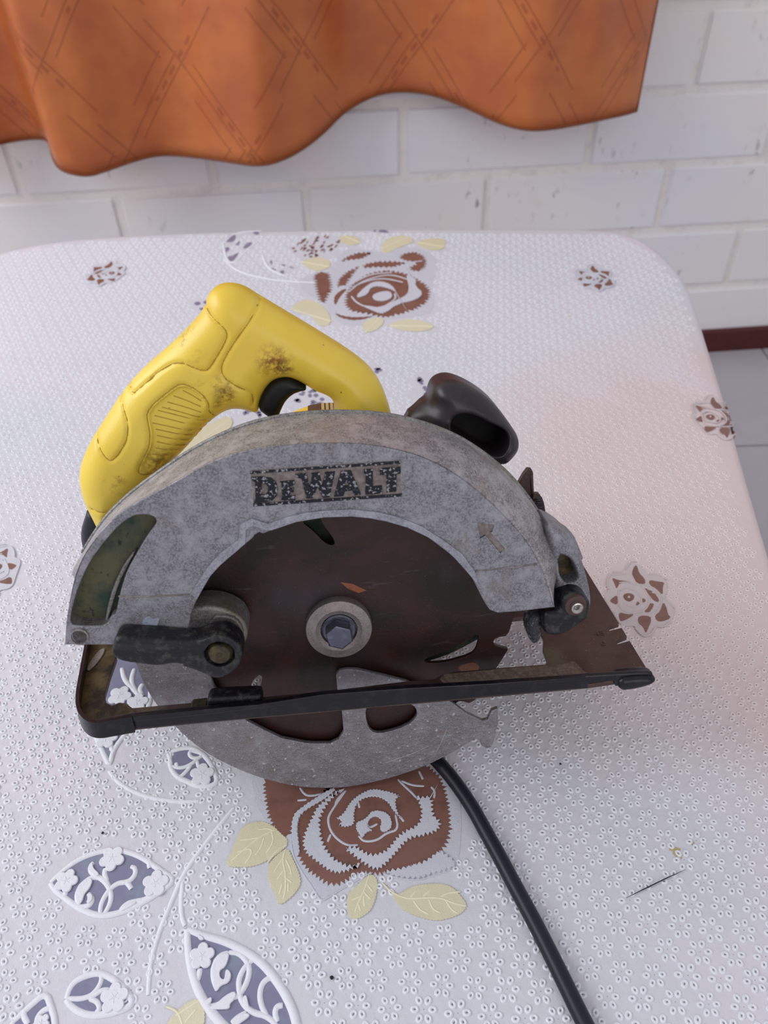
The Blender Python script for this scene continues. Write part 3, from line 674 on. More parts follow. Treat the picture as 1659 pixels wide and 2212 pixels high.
fw([(990, 500), (1050, 440), (1110, 400), (1180, 395), (1250, 420), (1290, 480), (1240, 450), (1160, 430), (1100, 440), (1080, 490), (1010, 515)], .0008)
fw([(1100, 500), (1160, 470), (1240, 465), (1260, 510), (1200, 540), (1130, 535)], .0006)
strokes(foam, [[(940, 470), (1020, 400), (1150, 355), (1260, 345), (1380, 385)], [(975, 430), (1080, 385), (1200, 370), (1330, 400)], [(960, 500), (1000, 550), (1100, 590)], [(980, 400), (1100, 340), (1250, 330)], [(1340, 265), (1470, 245)], [(870, 430), (940, 430), (1010, 380)], [(1340, 300), (1400, 380)], [(1270, 480), (1280, 520), (1200, 570)]], .0011, zz=.0004, **FR)
motif(foam, M_PETAL, 'rose', 'far large brown and white rose near the back edge', film_b, M_BROWN, 'rose_film')
for pts in ([(520, 590), (600, 520), (700, 530), (790, 600), (820, 680), (780, 720), (700, 700), (690, 640), (580, 620)], [(1170, 650), (1200, 680), (1150, 740), (1060, 765), (1030, 710), (1080, 660)], [(1210, 710), (1310, 665), (1450, 665), (1565, 715), (1500, 750), (1360, 755)],
            [(1170, 160), (1190, 100), (1290, 60), (1380, 70), (1420, 110), (1300, 150), (1200, 200)], [(1420, 110), (1500, 85), (1630, 85), (1640, 150), (1560, 180), (1440, 140)], [(590, 250), (700, 215), (800, 235), (815, 290), (720, 325), (640, 300)], [(890, 60), (1000, 70), (1030, 120), (940, 140), (870, 100)]):
    leaf(pts, [[pts[0], pts[len(pts)//2]]], r=.0009, **FR)
def far_dark(pts): p = tp(pts, sm=1, **FR); masks.append(cen_scale(p, 1.5)); flat(film_g, p, .0001, .0003)
for k in range(46):
    a_ = random.uniform(0, 6.28); r_ = math.sqrt(random.random()); x = 705+175*r_*math.cos(a_); y = 140+72*r_*math.sin(a_)-(x-705)*.12; dx, dy = random.uniform(12, 30), random.uniform(-16, 4)
    p = tp([(x-dx*.7, y-dy), (x, y-7), (x+dx*.7, y+dy), (x, y+8)], sm=1, **FR); flat(film_b, p, .0002, .0004)
masks.append(tp([(520, 190), (600, 90), (720, 60), (880, 70), (900, 160), (800, 220), (600, 230)], **FR))
for q in ([(50, 110), (80, 60), (135, 55), (120, 110)], [(120, 140), (160, 95), (160, 130)], [(180, 160), (200, 115), (260, 110), (220, 150)], [(45, 145), (95, 150), (60, 190)], [(60, 220), (120, 200), (160, 180), (100, 260)], [(240, 40), (300, 30), (290, 65)], [(380, 290), (430, 310), (400, 320)], [(440, 320), (480, 310), (470, 345)], [(510, 280), (560, 300), (520, 295)], [(370, 245), (395, 240), (390, 280)], [(450, 270), (500, 270), (470, 285)],
          [(1110, 30), (1140, 20), (1130, 40)], [(1150, 25), (1210, 20), (1230, 50), (1160, 40)]): far_dark(q)
strokes(emb, [[(45, 230), (140, 320), (330, 370), (500, 390), (700, 400)], [(40, 120), (60, 230), (110, 270), (200, 180), (310, 80)], [(40, 120), (120, 40), (310, 30)], [(320, 200), (360, 300), (480, 350)]], .0016, zz=0, **FR)
def lace_at(cx_, cy_, w_, h_, n_):
    for k in range(n_):
        x, y = cx_+random.uniform(-w_, w_), cy_+random.uniform(-h_, h_); a_, b_ = random.uniform(5, 10), random.uniform(3, 6)
        flat(film_g, tp([(x-a_, y), (x, y-b_), (x+a_, y+random.uniform(-3, 3)), (x, y+b_)], sm=1), .0002, .0004)
    masks.append(tp([(cx_-w_-12, cy_-h_-8), (cx_+w_+12, cy_-h_-8), (cx_+w_+12, cy_+h_+8), (cx_-w_-12, cy_+h_+8)], sm=2))
lace_at(672, 858, 34, 16, 14); lace_at(915, 838, 10, 22, 7); lace_at(436, 662, 12, 9, 4); lace_at(815, 805, 6, 12, 3); lace_at(545, 893, 20, 8, 6)
film_b.build('dark_blossom', M_BROWN, cloth_o)['kind'] = 'stuff'; film_g.build('dark_lace', M_BLUE, cloth_o)['kind'] = 'stuff'; emb.build('embossed_stem', M_EMB, cloth_o, smooth=45)['kind'] = 'stuff'
film_b, film_g, emb = Acc(), Acc(), Acc()
leaf([(330, 1040), (400, 960), (450, 915), (500, 895), (505, 925), (440, 975), (370, 1030)], [[(340, 1030), (490, 910)]], r=.0006)
# --- small roses, one design (traced where it shows largest) set down again along the cloth
RO = T(1377, 1292)[:2]
def small_rose(px, py, ang, flip=1, k=1.0):
    c = T(px, py)[:2]; ca, sa = math.cos(ang), math.sin(ang)
    def tr(q): q = (np.array(q)-RO)*np.array([flip, 1])*k; return np.stack([q[:, 0]*ca-q[:, 1]*sa, q[:, 0]*sa+q[:, 1]*ca], 1)+c
    S = dict(sc=9.217, ox=1290, oy=1200)
    o = tr(tp([(560, 300), (640, 150), (760, 140), (900, 250), (980, 370), (1130, 360), (1370, 480), (1400, 700), (1330, 850), (1520, 1060), (1540, 1180), (1440, 1400), (1300, 1450), (1180, 1420), (1050, 1600), (930, 1640), (800, 1540), (740, 1400), (560, 1430), (430, 1360), (330, 1180), (230, 1020), (160, 900), (130, 800), (230, 700), (180, 600), (230, 420), (340, 350)], **S))
    masks.append(cen_scale(o, 1.03)); flat(foam, o, .0001, .0008, .0003)
    for q in ([(740, 215), (790, 220), (830, 370), (940, 470), (960, 590), (780, 570), (720, 450), (680, 370)], [(1030, 500), (1180, 530), (1340, 550), (1300, 630), (1300, 820), (1180, 680), (1030, 600)], [(1310, 930), (1380, 1060), (1400, 1180), (1470, 1260), (1280, 1340), (1170, 1310), (1140, 1210), (1250, 1130)],
              [(820, 1210), (1060, 1220), (1070, 1330), (1030, 1420), (960, 1580), (920, 1450), (800, 1350)], [(420, 1140), (600, 1190), (740, 1180), (640, 1260), (490, 1330), (440, 1310)], [(410, 790), (260, 890), (250, 940), (410, 1010)], [(280, 450), (420, 510), (560, 520), (710, 565), (450, 550), (380, 690), (350, 600)],
              [(900, 650), (1100, 720), (1240, 900), (1200, 950), (1100, 900), (1020, 790)], [(1040, 960), (1140, 980), (1080, 1080), (1040, 1150), (920, 1140), (1010, 1060)], [(890, 850), (980, 910), (900, 970)], [(800, 920), (850, 980), (750, 1020)]):
        flat(film_b, tr(tp(q, sm=1, **S)), .0008, .0010)
    ring = tr(tp([(510, 850), (520, 790), (620, 760), (720, 790), (740, 850), (700, 910), (630, 940), (560, 910)], sm=2, **S)); flat(film_b, ring, .0008, .0010)
    ctr = ring.mean(0); tube([(ctr[0], ctr[1], TABLE_Z+.0008), (ctr[0], ctr[1], TABLE_Z+.0018)], [.0010, .0007], 8, foam)
    for ln in ([(560, 300), (640, 160), (760, 130)], [(320, 350), (430, 340), (560, 380)], [(560, 380), (400, 400), (230, 400), (190, 560), (220, 690)], [(430, 560), (560, 540), (740, 590), (900, 640), (1010, 800), (1040, 940), (980, 1080), (830, 1150), (600, 1160), (430, 1060), (410, 860), (430, 700)], [(460, 720), (540, 650), (700, 690), (830, 780), (890, 900), (830, 1030), (700, 1050), (520, 980)],
               [(750, 600), (1000, 610), (1180, 700), (1280, 850), (1270, 1000), (1180, 1150), (1050, 1180), (800, 1170)], [(1020, 400), (1150, 370), (1370, 490)], [(1310, 850), (1400, 930), (1520, 1060)], [(1180, 1420), (1330, 1440), (1440, 1330)], [(750, 1450), (850, 1580), (960, 1630), (1090, 1560), (1140, 1440)], [(1000, 690), (1100, 720)], [(1080, 750), (1180, 780)], [(1110, 1020), (1210, 1030)], [(1090, 1080), (1190, 1090)]):
        q = tr(smooth_poly([T(x/9.217+1290, y/9.217+1200)[:2] for x, y in ln], 2, False)); tube([(a_, b_, TABLE_Z+.0008) for a_, b_ in q], .00055*k, 6, foam)
for a_ in ((1377, 1292, 0), (1549, 902, .02), (1283, 601, .05), (231, 591, -.15, -1), (-25, 1232, .3, -1)):
    small_rose(*a_); motif(foam, M_PETAL, 'small_rose', None, film_b, M_BROWN, 'rose_film')
# --- eyelet flowers (thousands)
lat = [[T(1100+x/5.53, 1650+y/5.53)[:2] for x, y in row] for row in (((290, 140), (615, 150), (945, 170), (1275, 185), (1600, 205)), ((130, 345), (455, 365), (790, 375), (1120, 395), (1460, 420)), ((300, 575), (640, 600), (985, 615), (1320, 630)), ((140, 795), (480, 815), (825, 840), (1170, 855)))]
va = np.mean([(r[-1]-r[0])/(len(r)-1) for r in lat], 0)
v2 = (np.mean([lat[2][i]-lat[0][i] for i in range(4)], 0)+np.mean([lat[3][i]-lat[1][i] for i in range(4)], 0))/2
vh = np.mean([lat[1][i]-lat[0][i] for i in range(5)], 0); vb = v2/2-va/2+0*vh
o0 = lat[0][2]; pts = []
ua = unit(va); pang = math.atan2(ua[1], ua[0])
for i in range(-120, 121):
    for j in range(-160, 161):
        q = o0+va*i+vb*j+va*(j//2)*1.0
        if -.62 < q[0] < .40 and -.28 < q[1] < .99: pts.append(q)
pts = np.array(pts); ok = inside(inset(.012), pts[:, 0], pts[:, 1])
for mk in masks: ok &= ~inside(cen_scale(np.asarray(mk), 1.03), pts[:, 0], pts[:, 1])
pts = pts[ok]
sd = math.hypot(*va)
def flower_template(seg, prof_):
    V = []; Q = []
    for k in range(6):
        t0 = pang+math.pi/6*0+k*math.pi/3+.1; c = np.array([math.cos(t0), math.sin(t0)])*.262*sd; e = np.array([math.cos(t0), math.sin(t0)]); f = np.array([-e[1], e[0]]); b0 = len(V)
        for (rr, hh) in prof_:
            for s in range(seg):
                a_ = 2*math.pi*s/seg; p = c+e*math.cos(a_)*sd*(.118*rr)+f*math.sin(a_)*sd*(.092*rr); V.append((p[0], p[1], hh))
        for r in range(len(prof_)-1):
            for s in range(seg): Q.append((b0+r*seg+s, b0+r*seg+(s+1) % seg, b0+(r+1)*seg+(s+1) % seg, b0+(r+1)*seg+s))
    return np.array(V), np.array(Q)
def holes_template(seg):
    V = []; Q = []
    for k in range(7):
        t0 = pang+k*math.pi/3+.1; rr = .262*sd if k < 6 else 0; c = np.array([math.cos(t0), math.sin(t0)])*rr*1.0; e = np.array([math.cos(t0), math.sin(t0)]); f = np.array([-e[1], e[0]]); b0 = len(V)
        w1, w2 = (.040, .019) if k < 6 else (.018, .014)
        for a_ in (0, 1.57, 3.14, 4.71): p = c+e*math.cos(a_)*sd*w1+f*math.sin(a_)*sd*w2; V.append((p[0], p[1], .00003))
        Q.append((b0, b0+1, b0+2, b0+3))
    return np.array(V), np.array(Q)
def scatter(name, tmpl, pp, mat, seed=0):
    V, Q = tmpl; n = len(pp); R = np.random.RandomState(seed); sc_ = R.uniform(.92, 1.08, n); rt = R.normal(0, .05, n); hz = R.uniform(.7, 1.15, n)
    X = V[None, :, 0]*sc_[:, None]; Y = V[None, :, 1]*sc_[:, None]; c_, s_ = np.cos(rt)[:, None], np.sin(rt)[:, None]
    VV = np.stack([X*c_-Y*s_+pp[:, None, 0], X*s_+Y*c_+pp[:, None, 1], V[None, :, 2]*hz[:, None]+TABLE_Z], -1).reshape(-1, 3)
    QQ = (Q[None]+(np.arange(n)*len(V))[:, None, None]).reshape(-1, 4)
    o = fast_mesh(name, VV, QQ, mat, cloth_o, True); o['kind'] = 'stuff'; return o
pts_n = pts+np.random.RandomState(3).normal(0, .00022, pts.shape)
near = (pts_n[:, 1] < .42) & (pts_n[:, 1] > .07) & (pts_n[:, 0] > -.32); far = ~near
pr_n = [(1.15, 0), (1.02, .0004), (.76, .00058), (.48, .0004), (.36, .00001)]; pr_f = [(1.15, 0), (.85, .0005), (.4, .00001)]
scatter('eyelet_blossoms', flower_template(10, pr_n), pts_n[near], M_EMB, 1)['label'] = 'rows of small raised six-petal eyelet blossoms'
scatter('eyelet_blossoms', flower_template(6, pr_f), pts_n[far], M_EMB, 2)['label'] = 'rows of small raised six-petal eyelet blossoms'
scatter('eyelet_holes', holes_template(4), pts_n[near], M_HOLE, 1)
scatter('eyelet_holes', holes_template(4), pts_n[far], M_HOLE, 2)
# stains and crumbs on the cloth
def stain(px, py, r, name='stain'):
    c = T(px, py)[:2]; q = [(c[0]+r*(1+.35*math.sin(3*t+px)+.2*math.sin(7*t))*math.cos(t), c[1]+r*(1+.35*math.sin(3*t+px)+.2*math.sin(7*t))*math.sin(t)) for t in np.linspace(0, 6.28, 24)[:-1]]
    a = Acc(); flat(a, q, .00001, .00009, .00002); a.build(name, M_STAIN, cloth_o)
stain(1458, 1838, .0024); stain(1495, 1822, .0012); stain(1470, 1850, .0010)
def crumb(px, py, r, label):
    p = T(px, py); a = Acc(); R = random.Random(px); V = []
    for i in range(5):
        for k in range(7):
            th = math.pi*(i+.5)/5; ph = 2*math.pi*k/7; rr = r*R.uniform(.7, 1.2); V.append((p[0]+rr*math.sin(th)*math.cos(ph), p[1]+rr*math.sin(th)*math.sin(ph), p[2]+.0007+r*.5+rr*.6*math.cos(th)))
    F = [(i*7+k, i*7+(k+1) % 7, (i+1)*7+(k+1) % 7, (i+1)*7+k) for i in range(4) for k in range(7)]+[tuple(range(7)), tuple(28+k for k in range(7))]
    tag(a.add(V, F).build('crumb', M_TRIG), label, 'crumb')
crumb(717, 2113, .0010, 'black crumb on the cloth near the bottom middle')
crumb(223, 1801, .0008, 'dark crumb on the cloth above the leaf-shaped window at left')
crumb(1210, 1652, .0007, 'tiny dark crumb on the cloth right of the black cord')
q = [T(x, y)+np.array([0, 0, .0009]) for x, y in ((1352, 1941), (1395, 1920), (1440, 1898), (1480, 1880))]
tag(tube(q, [.0001, .0003, .00028, .00008], 5).build('hair', M_TRIG), 'thin dark hair lying straight on the cloth right of the cord', 'hair')

# ================================================================ CIRCULAR SAW
hubW = np.array([world(cH)[0], world(cH)[1], TABLE_Z+HUB_UP])
BASE = np.array([0, -R_GUARD, 0.0])
saw = thing('circular_saw', 'worn circular saw with yellow handle and scuffed grey blade guard standing on the cloth', 'power saw', (0, 0, 0))
org = hubW-UW*R_GUARD
saw.matrix_world = Matrix(((LW[0], UW[0], nW[0], org[0]), (LW[1], UW[1], nW[1], org[1]), (LW[2], UW[2], nW[2], org[2]), (0, 0, 0, 1)))
# --- handle
K1 = dict(sc=2.212, ox=130, oy=580); HD = -.055
h_out = [(165, 1170), (120, 1080), (100, 980), (115, 900), (160, 800), (240, 680), (310, 570), (400, 470), (520, 370), (620, 270), (690, 190), (708, 120), (745, 82), (800, 68), (870, 80), (940, 125), (1100, 220), (1250, 310), (1400, 405), (1490, 480), (1545, 570), (1585, 700), (1600, 850), (1540, 920), (1400, 920), (1310, 850), (1308, 700), (1308, 625), (1280, 595), (1215, 572),
         (1150, 530), (1090, 505), (1030, 515), (990, 550), (960, 610), (950, 680), (910, 668), (850, 655), (800, 663), (740, 700), (680, 760), (600, 850), (520, 930), (450, 1000), (380, 1090), (300, 1180), (240, 1250), (200, 1240)]
hp_ = px_poly(h_out, HD, sm=2, **K1)
x, y, z, X, Y = grid([hp_], .0009, HD-.018, HD+.018); d2 = sd_poly(hp_, X, Y)
F_ = slab(d2, z, HD-.0175, HD+.0175, .0145)
def front_line(pts, smn=2): return smooth_poly([P(a/2.212+130, b/2.212+580, HD+.0165)[:2] for a, b in pts], smn, False)
G = [[(945, 125), (942, 190), (900, 260), (840, 340), (790, 420), (768, 470), (780, 520), (830, 555), (900, 590), (920, 620), (915, 670)],
     [(675, 185), (720, 235), (780, 280), (800, 310), (790, 350), (750, 420), (710, 480), (690, 490), (640, 475), (590, 452), (540, 455), (480, 490), (420, 540), (360, 595), (340, 607), (318, 590), (305, 565)],
     [(445, 992), (400, 995), (375, 985), (370, 960), (400, 900), (425, 850), (430, 790), (415, 720), (415, 690), (440, 650), (500, 600), (560, 555), (590, 550), (640, 570), (690, 610), (710, 650), (705, 690), (725, 718)],
     [(268, 622), (290, 670), (320, 720), (325, 790), (310, 840), (270, 900), (240, 920), (210, 900), (170, 850), (158, 820)], [(140, 1160), (200, 1168), (270, 1165)]]
dg = np.full(X.shape, 1.)
for g in G: dg = np.minimum(dg, d_line(front_line(g), X, Y))
Lr = [(585, 585), (540, 610), (510, 640), (485, 665), (465, 680), (450, 705), (440, 740), (455, 770), (460, 800), (460, 830), (455, 860), (440, 890), (430, 915)]
Rr = [(672, 635), (670, 662), (672, 690), (680, 720), (705, 745), (690, 770), (670, 795), (640, 815), (620, 840), (590, 865), (560, 885), (520, 905), (490, 930)]
dr = np.full(X.shape, 1.)
for a_, b_ in zip(Lr, Rr): dr = np.minimum(dr, d_line(front_line([a_, ((a_[0]+b_[0])/2, (a_[1]+b_[1])/2-3), b_], 1), X, Y))
cut = .0010*np.exp(-(dg/.0008)**2)+.0007*np.exp(-(dr/.0008)**2)
panel = sd_poly(px_poly(h_out, HD, sm=1, **K1), X, Y)*0+sd_poly(smooth_poly([P(a/2.212+130, b/2.212+580, HD+.0165)[:2] for a, b in G[2][1:]+[(600, 870), (500, 960)]], 1), X, Y)
F_ = F_+cut[:, :, None]*(z[None, None, :] > HD-.002)
F_ = smax(F_, -(slab(panel+.0012, z, HD+.0155, HD+.03, .001)), .0008)
handle = sdf_obj('rear_handle', F_, x, y, z, M_YEL, saw)['label'] = 'yellow moulded D-shaped rear handle with dirty grip lines'
def on_surface(pts, lift):
    out = []
    for l, u in pts:
        i, j = int(round((l-x[0])/(x[1]-x[0]))), int(round((u-y[0])/(y[1]-y[0])))
        if not (0 <= i < F_.shape[0] and 0 <= j < F_.shape[1]): continue
        k = np.where(F_[i, j] < 0)[0]
        if len(k): 
            k = k[-1]; zz_ = z[k]+(z[1]-z[0])*F_[i, j, k]/(F_[i, j, k]-F_[i, j, k+1]-1e-12)
            if zz_ > HD+.002: out.append((l, u, zz_+lift))
    return out
acc = Acc()
for g in G:
    q = on_surface(front_line(g), .00005)
    if len(q) > 3: tube(smooth_poly(q, 1, False), .00034, 6, acc)
for a_, b_ in zip(Lr, Rr):
    q = on_surface(front_line([a_, ((a_[0]+b_[0])/2, (a_[1]+b_[1])/2-3), b_], 2), 0)
    if len(q) > 3: tube(smooth_poly(q, 1, False), .00026, 6, acc)
acc.build('groove_dirt', M_GROOVE, saw, BASE, True)['label'] = 'brown dirt in the grip grooves'
# dirty smears moulded flat against the handle would be paint; they live in the material
trig = px_poly([(948, 650), (965, 590), (1000, 535), (1050, 500), (1110, 505), (1195, 562), (1130, 572), (1085, 605), (1060, 650), (1045, 690), (1020, 702), (985, 680)], HD, sm=1, **K1)
moulded('trigger', trig, HD-.011, HD+.011, .004, M_TRIG, saw)['label'] = 'black curved trigger'
# --- motor housing and label behind the guard
mt = px_poly([(628, 893), (655, 885), (690, 872), (724, 870), (760, 880)], -.114, sm=0)
top_u = mt[2][1]
hx, hy, hz, HX, HY = grid([[(-.07, -.06), (.07, .10)]], .0015, -.150, -.018)
zc = hz[None, None, :]; cyl = lambda cx, cy, r: np.sqrt((HX-cx)**2+(HY-cy)**2)-r
low_u = -.0475/UW[2]+0
def zcyl(c, z0, z1, r): return slab(c, hz, z0, z1, r)
Fm = zcyl(cyl(.001, top_u-.050, .050), -.116, -.02, .002)
Fm = smin(Fm, zcyl(cyl(0, .012, .048), -.140, -.05, .008), .01)
worldz = HUB_UP+HX[:, :, None]*LW[2]+HY[:, :, None]*UW[2]+zc*nW[2]
foot = slab(np.maximum(np.abs(HX)-.03, np.abs(HY+.03)-.05), hz, -.145, -.122, .006); Fm = smin(Fm, foot, .006)
Fm = np.maximum(Fm, .0003-worldz)
sdf_obj('motor_housing', Fm, hx, hy, hz, M_YEL, saw)['label'] = 'yellow motor housing just showing over the guard'
# label strip bent over the top of the housing
def strip(l0, l1, n0, n1, lift, name, mat):
    V = []; N = 14; R_ = .050+lift; cy = top_u-.050
    for i in range(N+1):
        l = l0+(l1-l0)*i/N; u = cy+math.sqrt(R_*R_-(l-.001)**2); V += [(l, u, n0), (l, u, n1)]
    return Acc().add(V, [(2*i, 2*i+2, 2*i+3, 2*i+1) for i in range(N)]).build(name, mat, saw, BASE, True)
strip(-.009, .0155, -.1135, -.095, .0004, 'rating_label', M_LABEL)
for k in range(6): strip(-.001+k*.0026, .0007+k*.0026, -.1128, -.098, .0006, 'label_print', M_LBAR)
moulded('fan_housing', [(-.032, .04), (-.030, .075), (-.022, top_u-.006), (-.012, top_u-.003), (-.008, top_u-.03), (-.01, .04)], -.108, -.062, .005, M_KNOB, saw, .0012)
# --- front knob
K2 = dict(sc=2.212, ox=700, oy=780); KD = -.045
kb = px_poly([(508, 178), (500, 130), (525, 90), (570, 69), (620, 72), (700, 107), (780, 163), (830, 220), (880, 290), (912, 340), (915, 390), (890, 430), (840, 476), (760, 450), (640, 400), (540, 340), (480, 300), (470, 230)], KD, sm=2, **K2)
ks = px_poly([(370, 262), (500, 178), (560, 200), (560, 330), (420, 320)], KD, sm=1, **K2)
kc = [P(a/2.212+700, b/2.212+780, KD+.016)[:2] for a, b in [(603, 312), (612, 268), (650, 248), (710, 252), (800, 300), (865, 335), (890, 372), (882, 415), (845, 465), (780, 455), (700, 410), (615, 350)]]
kc = smooth_poly(kc, 2)
x, y, z, X, Y = grid([kb, ks], .0009, KD-.020, KD+.020)
Fk = slab(sd_poly(kb, X, Y), z, KD-.019, KD+.019, .013); Fk = smin(Fk, slab(sd_poly(ks, X, Y), z, KD-.010, KD+.008, .006), .008)
cav = slab(sd_poly(kc, X, Y), z, KD-.012, KD+.03, .004); Fk = smax(Fk, -cav, .003)
knob = sdf_obj('front_handle', Fk, x, y, z, M_KNOB, saw); knob['label'] = 'dark brown hollow front auxiliary handle'
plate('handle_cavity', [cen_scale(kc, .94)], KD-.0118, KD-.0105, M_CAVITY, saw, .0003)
# --- bevel bracket and ribbed knob beyond the guard
BD = -.075; K3 = dict(sc=4.88, ox=1080, oy=1000)
plate('bevel_bracket', [px_poly([(180, 215), (240, 110), (285, 52), (325, 55), (342, 90), (355, 400), (350, 560), (300, 560), (270, 310)], BD, sm=0, **K3), px_poly([(232, 285), (252, 262), (266, 225), (272, 330)], BD, sm=0, **K3)], BD-.002, BD+.002, M_SHOE, saw, .0006)
tube([(q[0], q[1], BD+.0022) for q in px_poly([(322, 110), (325, 250), (340, 400)], BD, sm=0, **K3)], .0007, 6).build('bracket_rib', M_SHOE, saw, BASE, True)
rk = px_poly([(350, 350), (432, 350), (450, 400), (487, 620), (500, 760), (380, 760), (350, 500)], BD+.004, sm=0, **K3)
plate('bevel_lever', [rk], BD-.004, BD+.008, M_KNOB, saw, .001)
acc = Acc()
for k in range(7):
    a0 = P((352+k*6)/4.88+1080, (375+k*46)/4.88+1000, BD+.008); b0 = P((440+k*11)/4.88+1080, (372+k*46)/4.88+1000, BD+.008)
    tube([a0, b0], .0009, 8, acc)
acc.build('grip_ribs', M_KNOB, saw, BASE, True)
lo_ = P(1150, 1120, BD); box((lo_[0]-.014, -.031, BD-.0045), (lo_[0]-.002, lo_[1]+.010, BD-.0018)).build('bevel_support', M_SHOE, saw, BASE)
box((lo_[0]-.018, -.0312, BD-.010), (lo_[0]+.002, -.026, BD+.004)).build('bevel_foot', M_SHOE, saw, BASE)
tube([P(900, 925, -.045), P(840, 985, -.045), (.020, .045, -.045)], [.009, .010, .012], 14).build('handle_mount', M_KNOB, saw, BASE, True)
# --- upper guard
GF = .0215
pairs = [((140, 1393), (150, 1392)), ((143, 1340), (149, 1340)), ((155, 1270), (153, 1270)), ((178, 1205), (172, 1205)), ((215, 1150), (202, 1155)), ((258, 1107), (235, 1110)), ((320, 1072), (285, 1063)), ((390, 1035), (350, 1015)), ((450, 1000), (420, 968)),
         ((520, 975), (490, 933)), ((600, 962), (560, 908)), ((700, 956), (650, 893)), ((790, 958), (740, 889)), ((880, 975), (830, 894)), ((950, 1003), (910, 912)), ((1010, 1042), (980, 938)), ((1060, 1085), (1040, 975)), ((1105, 1130), (1095, 1020)),
         ((1140, 1172), (1140, 1073)), ((1165, 1215), (1172, 1122)), ((1182, 1260), (1186, 1160)), ((1197, 1312), (1207, 1308))]
ridge = smooth_poly([P(*a, GF)[:2] for a, b in pairs], 2, False); sil_ = [np.array(P(*b, -.0195)[:2]) for a, b in pairs]
for i_, dx_ in ((0, .002), (1, .002), (2, .001), (-1, .0022)): sil_[i_] = np.array(P(*pairs[i_][0], GF)[:2])+np.array([dx_, 0])
sil = smooth_poly(sil_, 2, False)
opening = [(1197, 1312), (1120, 1321), (1075, 1324), (1058, 1318), (1048, 1304), (1042, 1293), (1020, 1249), (977, 1201), (923, 1160), (880, 1140), (836, 1127), (800, 1120), (760, 1116), (700, 1118), (640, 1128), (587, 1146), (568, 1153), (560, 1150), (550, 1156), (545, 1163), (530, 1175), (476, 1221), (455, 1244), (439, 1271), (424, 1298), (413, 1325), (407, 1360), (400, 1392), (250, 1393)]
recess = px_poly([(1236, 280), (1215, 225), (1150, 195), (1060, 184), (960, 195), (860, 245), (750, 328), (620, 470), (500, 620), (390, 775), (305, 940), (245, 1090), (190, 1240), (150, 1400), (128, 1520), (140, 1590), (200, 1612), (480, 1616), (560, 1603), (620, 1565), (640, 1500), (665, 1480), (710, 1460), (735, 1340), (765, 1200), (805, 1050), (855, 910), (925, 780), (1015, 620), (1130, 430), (1205, 340)], GF, 5.925, 130, 1080, 1)
arrow = px_poly([(1255, 230), (1415, 255), (1400, 320), (1375, 325), (1525, 490), (1480, 530), (1335, 355), (1280, 385)], GF, 4.608, 760, 1080, 0)
pin_c = np.array(P(172, 1375, GF)[:2]); pin = [(pin_c[0]+.0030*math.cos(t), pin_c[1]+.0034*math.sin(t)) for t in np.linspace(0, 6.283, 21)[:-1]]
face = list(ridge)+[P(*q, GF)[:2] for q in opening[1:]]
ug = plate('upper_guard', [face, recess, arrow, pin], GF-.0022, GF, M_CAST, saw, .0005); ug['label'] = 'scuffed grey cast upper blade guard'
# rolled shoulder of the guard
V = []; n_ = len(ridge); cs = [(0, GF-.0004), (.10, GF+.0), (.30, GF-.0025), (.62, GF-.0085), (.86, GF-.0155), (.97, GF-.021), (1, -.004), (1.0, -.020), (.97, -.022)]
for i in range(n_):
    for t, nn_ in cs: q = ridge[i]*(1-t)+sil[i]*t; V.append((q[0], q[1], nn_))
m_ = len(cs); F = [(i*m_+k, i*m_+k+1, (i+1)*m_+k+1, (i+1)*m_+k) for i in range(n_-1) for k in range(m_-1)]
F += [tuple(range(m_)), tuple((n_-1)*m_+k for k in range(m_))]
Acc().add(V, F).build('guard_shoulder', M_SHOULDER, saw, BASE, 60)
tube([(q[0], q[1], -.0195) for q in sil[14:-6]], .0013, 6).build('guard_seam', M_CAST_DARK, saw, BASE, True)
# walls below the face, inner back plate, recess floor
rf_ = plate('recess_floor', [cen_scale(recess, 1.10)], GF-.009, GF-.0075, M_GRIME, saw, .0003); rf_['label'] = 'green black grime in the dust chute recess'
def wall_strip(poly, n0, n1, name, mat, closed=True, th=0):
    V = []; n_ = len(poly)
    for q in poly: V += [(q[0], q[1], n0), (q[0], q[1], n1)]
    F = [(2*i, 2*((i+1) % n_), 2*((i+1) % n_)+1, 2*i+1) for i in range(n_ if closed else n_-1)]
    return Acc().add(V, F).build(name, mat, saw, BASE, 40)
wall_strip(recess, GF-.0115, GF-.001, 'recess_wall', M_CAST_DARK)
rl = px_poly([(232, 1350), (246, 1300), (262, 1250), (285, 1205), (300, 1178), (285, 1190), (262, 1225), (240, 1280), (228, 1345)], GF-.008, sm=1)
plate('chute_rib', [rl], GF-.012, GF-.004, M_CAST_DARK, saw, .001)
plate('arrow_floor', [cen_scale(arrow, 1.15)], GF-.0022, GF-.0008, M_DIRT, saw, .0002)['label'] = 'dirty sunk rotation arrow'
plate('pin_hole_floor', [cen_scale(np.array(pin), 1.2)], GF-.006, GF-.005, M_DIRT, saw, .0002)
lathe([(.0032, GF-.001), (.0044, GF-.0005), (.0044, GF+.0006), (.0036, GF+.0008), (.0032, GF-.001)], pin_c, 24).build('pin_boss', M_CAST_DARK, saw, BASE, 40)
rimo = [(413, 1282), (428, 1256), (446, 1229), (476, 1195), (515, 1167), (519, 1132), (545, 1120), (579, 1132), (617, 1118), (660, 1108), (704, 1103), (760, 1100.5), (814, 1106), (864, 1118), (912, 1137.5), (955, 1165), (999, 1197), (1016, 1221), (1026, 1234)]
